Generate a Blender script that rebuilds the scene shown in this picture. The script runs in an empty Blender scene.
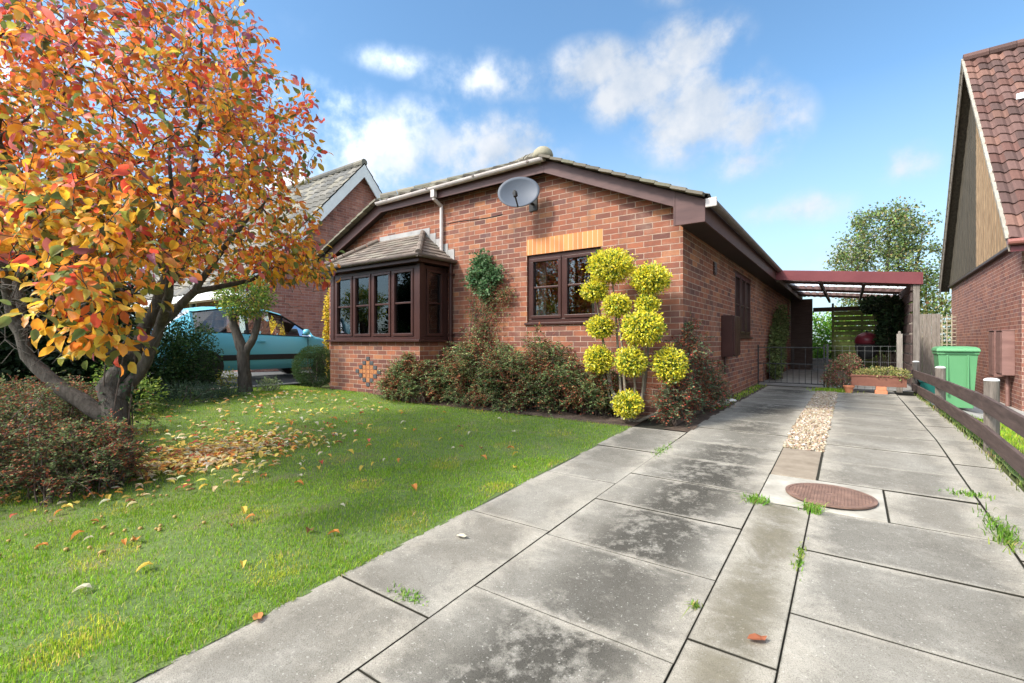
import bpy, bmesh, math, random
import numpy as np
from mathutils import Vector, Matrix
R = math.radians
random.seed(7); rng = np.random.default_rng(7)
sc = bpy.context.scene
COL = sc.collection

# ------------------------------------------------------------------ camera
cam_d = bpy.data.cameras.new('camera'); cam = bpy.data.objects.new('camera', cam_d); COL.objects.link(cam)
cam_d.sensor_width = 36; cam_d.lens = 16.6; cam_d.clip_end = 3000; cam_d.clip_start = 0.05
cam.location = (0, 0, 0); cam.rotation_euler = (R(90), 0, R(35.6)); sc.camera = cam
# ------------------------------------------------------------------ world + sun
SUN_EL, SUN_DIR = R(44), Vector((-0.52, -0.86, 0)).normalized()      # horizontal direction towards the sun
world = bpy.data.worlds.new('World'); sc.world = world; world.use_nodes = True
def build_world():
    nt = world.node_tree; nt.nodes.clear(); N = nt.nodes; L = nt.links
    out = N.new('ShaderNodeOutputWorld'); bg = N.new('ShaderNodeBackground')
    sky = N.new('ShaderNodeTexSky'); sky.sky_type = 'NISHITA'; sky.sun_disc = False
    sky.sun_elevation = SUN_EL; sky.sun_rotation = math.atan2(SUN_DIR.x, SUN_DIR.y)
    sky.air_density = 1.0; sky.dust_density = 0.6; sky.ozone_density = 1.6; sky.altitude = 50
    geo = N.new('ShaderNodeNewGeometry'); tc = N.new('ShaderNodeTexCoord')
    # clouds: puffs placed in the sky by direction, broken up by noise
    n1 = N.new('ShaderNodeTexNoise'); n1.inputs['Scale'].default_value = 7; n1.inputs['Detail'].default_value = 10; n1.inputs['Roughness'].default_value = .56
    L.new(tc.outputs['Generated'], n1.inputs['Vector'])
    n2 = N.new('ShaderNodeTexNoise'); n2.inputs['Scale'].default_value = 16.0; n2.inputs['Detail'].default_value = 8; n2.inputs['Roughness'].default_value = .6
    L.new(tc.outputs['Generated'], n2.inputs['Vector'])
    def mth(op, a, b=None):
        m = N.new('ShaderNodeMath'); m.operation = op
        for i, v in enumerate((a, b)):
            if v is None: continue
            if isinstance(v, (int, float)): m.inputs[i].default_value = v
            else: L.new(v, m.inputs[i])
        return m.outputs[0]
    # azimuth measured from +Y towards +X, elevation, half sizes (degrees), strength
    puffs = CLOUDS
    total = None
    for az, el, ra, re, st in puffs:
        a, e = R(az), R(el)
        d = Vector((math.sin(a)*math.cos(e), math.cos(a)*math.cos(e), math.sin(e)))
        right = Vector((math.cos(a), -math.sin(a), 0)); up = right.cross(d) * 1.0
        vs = []
        for ax, s in ((right, math.sin(R(ra))), (up, math.sin(R(re)))):
            dp = N.new('ShaderNodeVectorMath'); dp.operation = 'DOT_PRODUCT'
            sub = N.new('ShaderNodeVectorMath'); sub.operation = 'SUBTRACT'
            L.new(tc.outputs['Generated'], sub.inputs[0]); sub.inputs[1].default_value = d
            L.new(sub.outputs[0], dp.inputs[0]); dp.inputs[1].default_value = ax / s
            vs.append(mth('POWER', mth('ABSOLUTE', dp.outputs['Value']), 2.0))
        dp = N.new('ShaderNodeVectorMath'); dp.operation = 'DOT_PRODUCT'
        L.new(tc.outputs['Generated'], dp.inputs[0]); dp.inputs[1].default_value = d
        front = mth('GREATER_THAN', dp.outputs['Value'], 0.0)
        r = mth('SQRT', mth('ADD', vs[0], vs[1]))
        v = mth('MULTIPLY', mth('MULTIPLY', mth('MAXIMUM', mth('SUBTRACT', 1.25, r), 0.0), st), front)
        total = v if total is None else mth('MAXIMUM', total, v)
    nn = mth('ADD', mth('MULTIPLY', mth('SUBTRACT', n1.outputs['Fac'], .5), 2.9), mth('MULTIPLY', mth('SUBTRACT', n2.outputs['Fac'], .5), 1.3))
    raw = mth('ADD', mth('MULTIPLY', total, .95), mth('MULTIPLY', nn, mth('MINIMUM', mth('ADD', mth('MULTIPLY', total, 1.6), .10), 1.0)))
    mr = N.new('ShaderNodeMapRange'); mr.interpolation_type = 'SMOOTHSTEP'
    mr.inputs['From Min'].default_value = .02; mr.inputs['From Max'].default_value = .95
    L.new(raw, mr.inputs['Value'])
    sep = N.new('ShaderNodeSeparateXYZ'); L.new(tc.outputs['Generated'], sep.inputs[0])
    # soft veil near the horizon
    veil = N.new('ShaderNodeMapRange'); veil.inputs['From Min'].default_value = .42; veil.inputs['From Max'].default_value = 0.0
    veil.inputs['To Min'].default_value = 0; veil.inputs['To Max'].default_value = .80
    L.new(sep.outputs['Z'], veil.inputs['Value'])
    cc = N.new('ShaderNodeMix'); cc.data_type = 'RGBA'
    cc.inputs['A'].default_value = CLOUD_LO; cc.inputs['B'].default_value = CLOUD_HI
    sh = N.new('ShaderNodeVectorMath'); sh.operation = 'ADD'; sh.inputs[1].default_value = (-.02, -.03, .035); L.new(tc.outputs['Generated'], sh.inputs[0])
    n3 = N.new('ShaderNodeTexNoise'); n3.inputs['Scale'].default_value = 7; n3.inputs['Detail'].default_value = 10; n3.inputs['Roughness'].default_value = .56; L.new(sh.outputs[0], n3.inputs['Vector'])
    lit = mth('ADD', mth('MULTIPLY', mth('SUBTRACT', n1.outputs['Fac'], n3.outputs['Fac']), 4.5), .58)
    L.new(mth('MINIMUM', mth('MAXIMUM', lit, 0), 1.0), cc.inputs['Factor'])
    ds = N.new('ShaderNodeVectorMath'); ds.operation = 'DOT_PRODUCT'; L.new(tc.outputs['Generated'], ds.inputs[0])
    ds.inputs[1].default_value = (SUN_DIR.x*math.cos(SUN_EL), SUN_DIR.y*math.cos(SUN_EL), math.sin(SUN_EL))
    near = mth('ADD', 1.0, mth('MULTIPLY', mth('POWER', mth('MAXIMUM', ds.outputs['Value'], 0.0), 1.5), 7.0))  # clouds towards the sun, out of view, brightened for extra fill light
    vm = N.new('ShaderNodeVectorMath'); vm.operation = 'SCALE'; L.new(cc.outputs['Result'], vm.inputs[0]); L.new(near, vm.inputs['Scale'])
    m0 = N.new('ShaderNodeMix'); m0.data_type = 'RGBA'; m0.inputs['B'].default_value = VEIL
    tint = N.new('ShaderNodeMix'); tint.data_type = 'RGBA'; tint.blend_type = 'MULTIPLY'; tint.inputs['Factor'].default_value = 1
    tint.inputs['B'].default_value = SKY_TINT
    L.new(sky.outputs[0], tint.inputs['A'])
    L.new(veil.outputs[0], m0.inputs['Factor']); L.new(tint.outputs['Result'], m0.inputs['A'])
    m1 = N.new('ShaderNodeMix'); m1.data_type = 'RGBA'
    L.new(mth('MULTIPLY', mr.outputs[0], .88), m1.inputs['Factor']); L.new(m0.outputs['Result'], m1.inputs['A']); L.new(vm.outputs[0], m1.inputs['B'])
    L.new(m1.outputs['Result'], bg.inputs['Color']); bg.inputs['Strength'].default_value = SKY_STR
    L.new(bg.outputs[0], out.inputs[0])
SKY_STR = 0.15
CLOUD_LO = (1.75, 2.0, 2.35, 1); CLOUD_HI = (2.55, 2.60, 2.68, 1); VEIL = (2.0, 2.42, 2.85, 1); SKY_TINT = (.58, .73, .76, 1)
CLOUDS = [(-52, 20, 10.1, 5.2, 0.99), (-44, 22.5, 7.8, 4.6, 0.99), (-37, 22, 7.8, 4.6, 0.94), (-57, 25, 6.7, 2.9, 0.55), (-60, 17, 6.7, 3.4, 0.66), (-38.5, 29.0, 7.3, 2.8, 0.68), (-49, 30, 5.6, 1.6, 0.46),
          (-26, 29.5, 6.2, 3.0, 0.88), (-20.5, 27.5, 6.7, 4.1, 1.04), (-15, 30.5, 5.6, 3.0, 0.88), (-14, 24, 7.3, 5.2, 1.10), (-8.5, 22.0, 5.0, 4.0, 0.99), (-9.5, 19, 4.5, 2.5, 0.66), (-13.5, 36, 5.6, 2.5, 0.83),
          (4, 16, 2.9, 2.1, 0.72), (-4, 13.5, 5.6, 2.1, 0.50), (-2, 8.5, 7.8, 2.3, 0.50), (-20, 16, 7.8, 2.9, 0.44),
          (110, 34, 42, 24, 1.5), (-150, 42, 50, 28, 1.6), (170, 28, 55, 20, 1.5), (60, 25, 22, 9, .9), (-60, 60, 30, 14, .9)]  # unseen clouds; the big ones behind the camera are added to fill shaded facades
build_world()
sd = bpy.data.lights.new('sun', 'SUN'); sun = bpy.data.objects.new('sun', sd); COL.objects.link(sun)
sd.energy = 2.7; sd.angle = R(9); sd.color = (1.0, .93, .82)
to_sun = Vector((SUN_DIR.x*math.cos(SUN_EL), SUN_DIR.y*math.cos(SUN_EL), math.sin(SUN_EL)))
sun.rotation_euler = to_sun.to_track_quat('Z', 'Y').to_euler(); sun.location = to_sun*60
vs = sc.view_settings; vs.view_transform = 'Standard'; vs.look = 'None'; vs.gamma = 1; vs.use_curve_mapping = False
vs.exposure = 1.25
try:
    sc.cycles.max_bounces = 8; sc.cycles.transparent_max_bounces = 12
except Exception: pass

# ------------------------------------------------------------------ materials
def newmat(name):
    m = bpy.data.materials.new(name); m.use_nodes = True; nt = m.node_tree; nt.nodes.clear()
    o = nt.nodes.new('ShaderNodeOutputMaterial'); p = nt.nodes.new('ShaderNodeBsdfPrincipled')
    nt.links.new(p.outputs[0], o.inputs[0]); return m, nt, p, o
def ramp(nt, src, stops):
    r = nt.nodes.new('ShaderNodeValToRGB'); nt.links.new(src, r.inputs[0])
    e = r.color_ramp.elements
    while len(e) < len(stops): e.new(.5)
    for k, (p, c) in enumerate(stops):
        e[k].position = p; e[k].color = (*c, 1) if len(c) == 3 else c
    return r.outputs[0]
def noise(nt, scale, detail=5, rough=.6, vec=None, dist=0):
    n = nt.nodes.new('ShaderNodeTexNoise'); n.inputs['Scale'].default_value = scale; n.inputs['Detail'].default_value = detail
    n.inputs['Roughness'].default_value = rough; n.inputs['Distortion'].default_value = dist
    if vec is None:
        t = nt.nodes.new('ShaderNodeTexCoord'); vec = t.outputs['Object']
    nt.links.new(vec, n.inputs['Vector']); return n.outputs['Fac']
def mix(nt, f, a, b, mode='MIX'):
    m = nt.nodes.new('ShaderNodeMix'); m.data_type = 'RGBA'; m.blend_type = mode
    for k, v in (('Factor', f), ('A', a), ('B', b)):
        if isinstance(v, (int, float)): m.inputs[k].default_value = v
        elif isinstance(v, tuple): m.inputs[k].default_value = (*v, 1) if len(v) == 3 else v
        else: nt.links.new(v, m.inputs[k])
    return m.outputs['Result']
def mathn(nt, op, a, b=None, clamp=False):
    m = nt.nodes.new('ShaderNodeMath'); m.operation = op; m.use_clamp = clamp
    for i, v in enumerate((a, b)):
        if v is None: continue
        if isinstance(v, (int, float)): m.inputs[i].default_value = v
        else: nt.links.new(v, m.inputs[i])
    return m.outputs[0]
def bump(nt, p, h, dist=.01, strength=.6):
    b = nt.nodes.new('ShaderNodeBump'); b.inputs['Distance'].default_value = dist; b.inputs['Strength'].default_value = strength
    nt.links.new(h, b.inputs['Height']); nt.links.new(b.outputs[0], p.inputs['Normal'])
def simple(name, c1, c2=None, rough=.5, scale=6, bmp=0, metal=0, spec=None, stretch=None, fine=0):
    m, nt, p, o = newmat(name)
    c2 = c2 or tuple(min(1, x*1.25) for x in c1)
    t = nt.nodes.new('ShaderNodeTexCoord'); vec = t.outputs['Object']
    if stretch:
        mp = nt.nodes.new('ShaderNodeMapping'); mp.inputs['Scale'].default_value = stretch
        nt.links.new(vec, mp.inputs[0]); vec = mp.outputs[0]
    n = noise(nt, scale, 6, .62, vec)
    cf = ramp(nt, n, [(.3, c1), (.7, c2)])
    nt.links.new(cf, p.inputs['Base Color'])
    p.inputs['Roughness'].default_value = rough; p.inputs['Metallic'].default_value = metal
    p.inputs['Specular IOR Level'].default_value = .28 if spec is None else spec
    if bmp:
        bump(nt, p, noise(nt, scale*6, 5, .6, vec), bmp, .6)
    return m
def brickmat(name, stops, mortar, warm=None, scale_noise=.9, soot=.25):
    m, nt, p, o = newmat(name)
    uv = nt.nodes.new('ShaderNodeUVMap'); uv.uv_map = 'UVMap'
    b = nt.nodes.new('ShaderNodeTexBrick'); nt.links.new(uv.outputs[0], b.inputs['Vector'])
    b.inputs['Scale'].default_value = 1; b.inputs['Brick Width'].default_value = .225; b.inputs['Row Height'].default_value = .075
    b.inputs['Mortar Size'].default_value = .0050; b.inputs['Mortar Smooth'].default_value = .25; b.inputs['Bias'].default_value = 0
    b.inputs['Color1'].default_value = (0, 0, 0, 1); b.inputs['Color2'].default_value = (1, 1, 1, 1); b.inputs['Mortar'].default_value = (.5, .5, .5, 1)
    base = ramp(nt, b.outputs['Color'], stops)
    n = ramp(nt, noise(nt, 13, 7, .72, uv.outputs[0]), [(.38, (0, 0, 0)), (.68, (1, 1, 1))]); big = noise(nt, scale_noise, 4, .6, uv.outputs[0])
    base = mix(nt, mathn(nt, 'MULTIPLY', n, .75), base, mix(nt, .55, base, (.10, .055, .055)), 'MIX')
    base = mix(nt, mathn(nt, 'MULTIPLY', mathn(nt, 'SUBTRACT', big, .35, True), 1.1, True), base, mix(nt, .45, base, (.42, .16, .085)))
    mp_ = nt.nodes.new('ShaderNodeMapping'); mp_.inputs['Scale'].default_value = (3.2, .55, 1); nt.links.new(uv.outputs[0], mp_.inputs[0])
    stk = ramp(nt, noise(nt, 1.6, 8, .68, mp_.outputs[0], .3), [(.48, (0, 0, 0)), (.70, (1, 1, 1))])
    mo = mix(nt, n, mortar, tuple(x*.7 for x in mortar))
    mo = mix(nt, mathn(nt, 'MULTIPLY', big, .35), mo, (.3, .17, .12))
    col = mix(nt, b.outputs['Fac'], base, mo)
    col = mix(nt, mathn(nt, 'MULTIPLY', stk, .42), col, (.085, .06, .05))
    salt = ramp(nt, noise(nt, 1.1, 7, .7, uv.outputs[0], .5), [(.56, (0, 0, 0)), (.72, (1, 1, 1))])
    col = mix(nt, mathn(nt, 'MULTIPLY', salt, .22), col, (.50, .38, .30))
    nt.links.new(col, p.inputs['Base Color']); p.inputs['Roughness'].default_value = .88; p.inputs['Specular IOR Level'].default_value = .25
    h = mathn(nt, 'ADD', mathn(nt, 'MULTIPLY', b.outputs['Fac'], -1.0), mathn(nt, 'MULTIPLY', n, .5))
    bump(nt, p, h, .006, .8)
    return m
M = {}
M['brick'] = brickmat('house_brick', [(0, (.085, .037, .033)), (.2, (.165, .058, .038)), (.42, (.235, .078, .043)), (.6, (.30, .104, .053)), (.75, (.125, .055, .046)), (.9, (.37, .150, .065)), (1, (.11, .055, .052))], (.43, .325, .25))
M['brick_left'] = brickmat('left_brick', [(0, (.24, .095, .075)), (.3, (.36, .14, .10)), (.6, (.44, .18, .125)), (.85, (.34, .15, .125)), (1, (.52, .26, .19))], (.46, .36, .30))
M['brick_right'] = brickmat('right_brick', [(0, (.13, .054, .046)), (.3, (.21, .080, .056)), (.6, (.27, .104, .068)), (.85, (.18, .084, .076)), (1, (.33, .14, .085))], (.50, .38, .30))
def soldiermat():
    m, nt, p, o = newmat('soldier_brick')
    uv = nt.nodes.new('ShaderNodeUVMap'); mp = nt.nodes.new('ShaderNodeMapping'); mp.inputs['Rotation'].default_value = (0, 0, R(90))
    nt.links.new(uv.outputs[0], mp.inputs[0])
    b = nt.nodes.new('ShaderNodeTexBrick'); nt.links.new(mp.outputs[0], b.inputs['Vector']); b.offset = 0
    b.inputs['Scale'].default_value = 1; b.inputs['Brick Width'].default_value = 3; b.inputs['Row Height'].default_value = .075
    b.inputs['Mortar Size'].default_value = .004; b.inputs['Color1'].default_value = (.40, .145, .045, 1); b.inputs['Color2'].default_value = (.56, .235, .075, 1)
    b.inputs['Mortar'].default_value = (.60, .45, .32, 1)
    n = noise(nt, 30, 5, .6, uv.outputs[0])
    nt.links.new(mix(nt, mathn(nt, 'MULTIPLY', n, .4), b.outputs['Color'], (.45, .17, .06)), p.inputs['Base Color']); p.inputs['Roughness'].default_value = .85
    bump(nt, p, mathn(nt, 'MULTIPLY', b.outputs['Fac'], -1), .005, .7); return m
M['soldier'] = soldiermat()
def attrmat(name, rough=.8, transl=0, nscale=20, nmix=.3, spec=.3, bmp=0, sheen=0):
    m, nt, p, o = newmat(name)
    a = nt.nodes.new('ShaderNodeAttribute'); a.attribute_name = 'col'
    n = noise(nt, nscale, 4, .6)
    dark = mix(nt, 1.0, a.outputs['Color'], (.55, .55, .55), 'MULTIPLY')
    c = mix(nt, mathn(nt, 'MULTIPLY', n, nmix*2, True), a.outputs['Color'], dark)
    nt.links.new(c, p.inputs['Base Color']); p.inputs['Roughness'].default_value = rough; p.inputs['Specular IOR Level'].default_value = spec
    if bmp: bump(nt, p, n, bmp, .6)
    if transl:
        t = nt.nodes.new('ShaderNodeBsdfTranslucent'); nt.links.new(c, t.inputs[0])
        ms = nt.nodes.new('ShaderNodeMixShader'); ms.inputs[0].default_value = transl
        nt.links.new(p.outputs[0], ms.inputs[1]); nt.links.new(t.outputs[0], ms.inputs[2]); nt.links.new(ms.outputs[0], o.inputs[0])
    return m
M['leaf'] = attrmat('leaf', .6, .35, 60, .18, .18)
M['leaf_autumn'] = attrmat('autumn_leaf', .42, .52, 70, .22, .35)
def autumn():
    m = M['leaf_autumn']; nt = m.node_tree; a = next(n_ for n_ in nt.nodes if n_.type == 'ATTRIBUTE')
    n_ = noise(nt, 22, 3, .6); f = ramp(nt, n_, [(.42, (0, 0, 0)), (.62, (1, 1, 1))])
    c = mix(nt, mathn(nt, 'MULTIPLY', f, .5), a.outputs['Color'], mix(nt, 1.0, a.outputs['Color'], (.95, .60, .70), 'MULTIPLY'))
    for l in list(nt.links):
        if l.from_node == a and l.to_node.type == 'MIX' and l.to_node != c.node and l.to_socket.name in 'AB' and not any(k.from_node == l.to_node and k.to_node == c.node for k in nt.links): nt.links.new(c, l.to_socket)
autumn()
M['grass'] = attrmat('grass_blade', .6, .45, 9, .15, .15)
M['tile'] = attrmat('roof_tile', .85, 0, 25, .4, .2, .003)
M['paint_gravel'] = attrmat('gravel_stone', .8, 0, 60, .3, .3)
M['bark'] = simple('bark', (.03, .025, .02), (.115, .10, .085), .92, 20, .02, stretch=(1, 1, .3))
M['twig'] = simple('twig', (.07, .05, .04), (.14, .105, .085), .85, 20)
M['upvc'] = simple('brown_frame', (.036, .015, .013), (.055, .023, .019), .36, 3)
M['barge'] = simple('brown_barge', (.062, .030, .028), (.098, .050, .045), .5, 2.5, stretch=(1, 3, 6))
M['soffit'] = simple('brown_soffit', (.028, .018, .016), (.04, .026, .023), .6, 3)
M['gutter'] = simple('brown_gutter', (.11, .085, .08), (.17, .14, .13), .35, 5)
M['gutter_pale'] = simple('pale_gutter', (.42, .37, .35), (.56, .50, .47), .4, 6)
M['white'] = simple('white_paint', (.70, .70, .68), (.82, .82, .80), .5, 5)
M['carport'] = simple('maroon_fascia', (.11, .024, .027), (.145, .036, .038), .4, 2)
M['timber_dark'] = simple('dark_timber', (.055, .038, .032), (.10, .075, .062), .75, 5, .004, stretch=(1, 1, 8))
M['timber_rail'] = simple('rail_timber', (.045, .030, .026), (.105, .072, .063), .8, 4, .004, stretch=(6, .7, 6))
M['timber_grey'] = simple('grey_timber', (.14, .12, .10), (.27, .235, .20), .85, 6, .004, stretch=(8, 8, 1))
M['post_brown'] = simple('post_brown', (.085, .07, .058), (.19, .16, .135), .85, 5, .004, stretch=(8, 8, 1))
M['timber_pale'] = simple('pale_cladding', (.17, .105, .055), (.40, .27, .155), .8, 4, .006, stretch=(5, 5, 1.2))
M['timber_shade_tone'] = simple('shade_tone_cladding', (.040, .032, .022), (.10, .080, .055), .85, 4, .006, stretch=(6, 6, .8))  # dark wood tone, stands in for shade on the rear gable boards
M['slat_green'] = simple('green_slats', (.06, .075, .025), (.14, .17, .05), .8, 5)
M['metal_black'] = simple('black_metal', (.02, .02, .02), (.035, .035, .035), .45, 8)
M['wire'] = simple('galvanised_wire', (.10, .10, .095), (.16, .16, .15), .5, 8)
M['lead'] = simple('lead_flashing', (.22, .215, .21), (.34, .33, .32), .55, 6)
M['dish'] = simple('dish_grey', (.060, .072, .095), (.085, .098, .122), .55, 2)
M['plastic_green'] = simple('bin_green', (.085, .235, .105), (.105, .27, .125), .42, 2)
M['terracotta'] = simple('terracotta', (.42, .15, .075), (.55, .23, .12), .8, 10)
M['trough'] = simple('brown_trough', (.13, .05, .035), (.20, .085, .055), .7, 8)
M['box_pink'] = simple('faded_brown_box', (.16, .085, .072), (.24, .135, .115), .6, 3, stretch=(1, 1, 4))
M['concrete_post'] = simple('white_cap', (.6, .6, .58), (.75, .75, .72), .8, 12)
M['soil'] = simple('soil', (.045, .032, .024), (.12, .085, .062), .95, 9, .02)
M['teal'] = simple('teal_paint', (.13, .46, .58), (.14, .48, .60), .28, 1, spec=.6)
M['rubber'] = simple('black_plastic', (.018, .018, .02), (.03, .03, .03), .6, 8)
M['alloy'] = simple('wheel_alloy', (.45, .45, .46), (.55, .55, .56), .3, 4, metal=.8)
M['interior'] = simple('room_plaster', (.20, .185, .16), (.25, .23, .20), .9, 2)
M['curtain'] = simple('curtain_cloth', (.45, .36, .10), (.6, .5, .18), .9, 3)
M['curtain_pale'] = simple('pale_curtain_cloth', (.42, .38, .32), (.55, .5, .44), .9, 3)
M['porcelain'] = simple('white_porcelain', (.6, .65, .7), (.75, .78, .8), .2, 4)
M['maroon'] = simple('maroon_cover', (.10, .012, .02), (.16, .02, .03), .35, 3)
M['car_seat'] = simple('car_trim', (.03, .03, .035), (.05, .05, .055), .8, 8)
M['lamp_red'] = simple('red_lens', (.4, .02, .02), (.5, .03, .03), .2, 4)
M['lamp_clear'] = simple('clear_lens', (.6, .62, .65), (.7, .72, .75), .15, 4)
M['pebble'] = simple('white_pebble', (.5, .48, .45), (.7, .68, .65), .7, 12)
def glassmat(name, tint=(.75, .8, .8), refl=1.0):
    m, nt, p, o = newmat(name); nt.nodes.remove(p)
    g = nt.nodes.new('ShaderNodeBsdfGlossy'); g.inputs['Roughness'].default_value = .012; g.inputs['Color'].default_value = (.9, .92, .95, 1)
    t = nt.nodes.new('ShaderNodeBsdfTransparent'); t.inputs[0].default_value = (*tint, 1)
    f = nt.nodes.new('ShaderNodeFresnel'); f.inputs['IOR'].default_value = 1.6
    ms = nt.nodes.new('ShaderNodeMixShader')
    nt.links.new(mathn(nt, 'MULTIPLY', f.outputs[0], refl, True), ms.inputs[0])
    nt.links.new(t.outputs[0], ms.inputs[1]); nt.links.new(g.outputs[0], ms.inputs[2]); nt.links.new(ms.outputs[0], o.inputs[0]); return m
M['glass'] = glassmat('window_glass', refl=1.5); M['car_glass'] = glassmat('car_glass', (.55, .62, .62), 2.2)
def roofsheetmat():
    m, nt, p, o = newmat('translucent_roofing'); p.inputs['Base Color'].default_value = (.26, .17, .155, 1); p.inputs['Roughness'].default_value = .5
    t = nt.nodes.new('ShaderNodeBsdfTranslucent'); t.inputs[0].default_value = (.30, .19, .17, 1)
    ms = nt.nodes.new('ShaderNodeMixShader'); ms.inputs[0].default_value = .35
    nt.links.new(p.outputs[0], ms.inputs[1]); nt.links.new(t.outputs[0], ms.inputs[2]); nt.links.new(ms.outputs[0], o.inputs[0]); return m
M['roofsheet'] = roofsheetmat()
def clearsheet():
    m, nt, p, o = newmat('clear_roofing'); t = nt.nodes.new('ShaderNodeBsdfTranslucent'); t.inputs[0].default_value = (.9, .92, .94, 1); q = nt.nodes.new('ShaderNodeBsdfTransparent')
    ms = nt.nodes.new('ShaderNodeMixShader'); ms.inputs[0].default_value = .45
    nt.links.new(t.outputs[0], ms.inputs[1]); nt.links.new(q.outputs[0], ms.inputs[2]); nt.links.new(ms.outputs[0], o.inputs[0]); return m
M['clearsheet'] = clearsheet()
def slabmat():
    m, nt, p, o = newmat('concrete_slab')
    t = nt.nodes.new('ShaderNodeTexCoord'); v = t.outputs['Object']; sep = nt.nodes.new('ShaderNodeSeparateXYZ'); nt.links.new(v, sep.inputs[0])
    a = nt.nodes.new('ShaderNodeAttribute'); a.attribute_name = 'col'; sa = nt.nodes.new('ShaderNodeSeparateColor'); nt.links.new(a.outputs['Color'], sa.inputs[0])
    e1 = nt.nodes.new('ShaderNodeUVMap'); e1.uv_map = 'edge_low'; e2 = nt.nodes.new('ShaderNodeUVMap'); e2.uv_map = 'edge_high'
    s1 = nt.nodes.new('ShaderNodeSeparateXYZ'); s2 = nt.nodes.new('ShaderNodeSeparateXYZ'); nt.links.new(e1.outputs[0], s1.inputs[0]); nt.links.new(e2.outputs[0], s2.inputs[0])
    dx = mathn(nt, 'MINIMUM', s1.outputs['X'], s2.outputs['X']); dy = mathn(nt, 'MINIMUM', s1.outputs['Y'], s2.outputs['Y'])
    fine = noise(nt, 230, 4, .7, v); mid = noise(nt, 16, 8, .7, v); big = noise(nt, 1.3, 6, .6, v, .6); b2 = noise(nt, 3.4, 10, .74, v, .35)
    ed = mathn(nt, 'MINIMUM', dx, mathn(nt, 'MULTIPLY', dy, 3.2))
    ed = mathn(nt, 'ADD', ed, mathn(nt, 'MULTIPLY', mathn(nt, 'SUBTRACT', b2, .5), .55))
    inner = ramp(nt, ed, [(0, (.12, .12, .12)), (.15, (1, 1, 1))])           # 0 at the pale washed edges, 1 in the weathered middle
    pale = mix(nt, mid, (.24, .215, .175), (.43, .395, .33)); worn = mix(nt, mid, (.105, .096, .080), (.29, .268, .228))
    base = mix(nt, mathn(nt, 'MULTIPLY', inner, mathn(nt, 'ADD', .55, mathn(nt, 'MULTIPLY', sa.outputs[1], .45), True)), pale, worn)
    base = mix(nt, 1.0, base, mix(nt, 0.0, a.outputs['Color'], a.outputs['Color']), 'MULTIPLY') if False else base
    base = mix(nt, mathn(nt, 'MULTIPLY', ramp(nt, big, [(.45, (0, 0, 0)), (.65, (1, 1, 1))]), .35), base, (.43, .41, .36))
    # black algae: strongest in the middle of the slabs the wheels never touch, amount differs from slab to slab
    def band(x0, w):
        return mathn(nt, 'SUBTRACT', 1.0, mathn(nt, 'POWER', mathn(nt, 'DIVIDE', mathn(nt, 'ABSOLUTE', mathn(nt, 'SUBTRACT', sep.outputs['X'], x0)), w), 2.0), True)
    tr = mathn(nt, 'MAXIMUM', band(-.90, .40), mathn(nt, 'MULTIPLY', band(-.35, .16), .9))
    tr = mathn(nt, 'MAXIMUM', tr, .36)
    blot = ramp(nt, mathn(nt, 'ADD', mathn(nt, 'MULTIPLY', b2, .55), mathn(nt, 'MULTIPLY', mid, .45)), [(.41, (0, 0, 0)), (.51, (1, 1, 1))])
    st = mathn(nt, 'MULTIPLY', mathn(nt, 'MULTIPLY', tr, blot), mathn(nt, 'MULTIPLY', sa.outputs[0], inner), True)
    base = mix(nt, mathn(nt, 'MULTIPLY', st, .92), base, (.052, .048, .040))
    sp = ramp(nt, fine, [(.50, (1, 1, 1)), (.66, (.42, .41, .38))])
    base = mix(nt, .85, base, mix(nt, 1.0, base, sp, 'MULTIPLY'))
    sp2 = ramp(nt, noise(nt, 85, 3, .5, v), [(.64, (0, 0, 0)), (.71, (1, 1, 1))])
    base = mix(nt, mathn(nt, 'MULTIPLY', sp2, .4), base, (.55, .53, .47))
    sp3 = ramp(nt, noise(nt, 48, 4, .6, v), [(.60, (0, 0, 0)), (.70, (1, 1, 1))])
    base = mix(nt, mathn(nt, 'MULTIPLY', sp3, .35), base, (.10, .095, .08))
    mossy = mathn(nt, 'MULTIPLY', band(-.35, .165), ramp(nt, b2, [(.35, (0, 0, 0)), (.55, (1, 1, 1))]))
    base = mix(nt, mathn(nt, 'MULTIPLY', mossy, .55), base, mix(nt, mid, (.10, .085, .05), (.22, .19, .125)))
    # dirt caked on the slab sides and rims
    rim = ramp(nt, mathn(nt, 'ADD', mathn(nt, 'MINIMUM', dx, dy), mathn(nt, 'MULTIPLY', mathn(nt, 'SUBTRACT', mid, .5), .012)), [(0.0, (1, 1, 1)), (.006, (0, 0, 0))])
    base = mix(nt, mathn(nt, 'MULTIPLY', rim, .75), base, (.05, .046, .034))
    gn = nt.nodes.new('ShaderNodeNewGeometry'); gs = nt.nodes.new('ShaderNodeSeparateXYZ'); nt.links.new(gn.outputs['True Normal'], gs.inputs[0])
    base = mix(nt, mathn(nt, 'LESS_THAN', gs.outputs['Z'], .9), base, (.022, .020, .014))
    nt.links.new(base, p.inputs['Base Color']); p.inputs['Roughness'].default_value = .92; p.inputs['Specular IOR Level'].default_value = .15
    bump(nt, p, mathn(nt, 'ADD', mathn(nt, 'MULTIPLY', fine, .5), mid), .008, .7)
    return m
M['slab'] = slabmat()
M['joint'] = simple('joint_dirt', (.014, .013, .009), (.035, .033, .022), .95, 20, .004)
M['mortar_pale'] = simple('pale_mortar', (.22, .20, .165), (.40, .375, .32), .92, 5, .004)
M['brown_slab'] = simple('brown_slab', (.17, .135, .10), (.27, .225, .17), .9, 6, .004)
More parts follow.
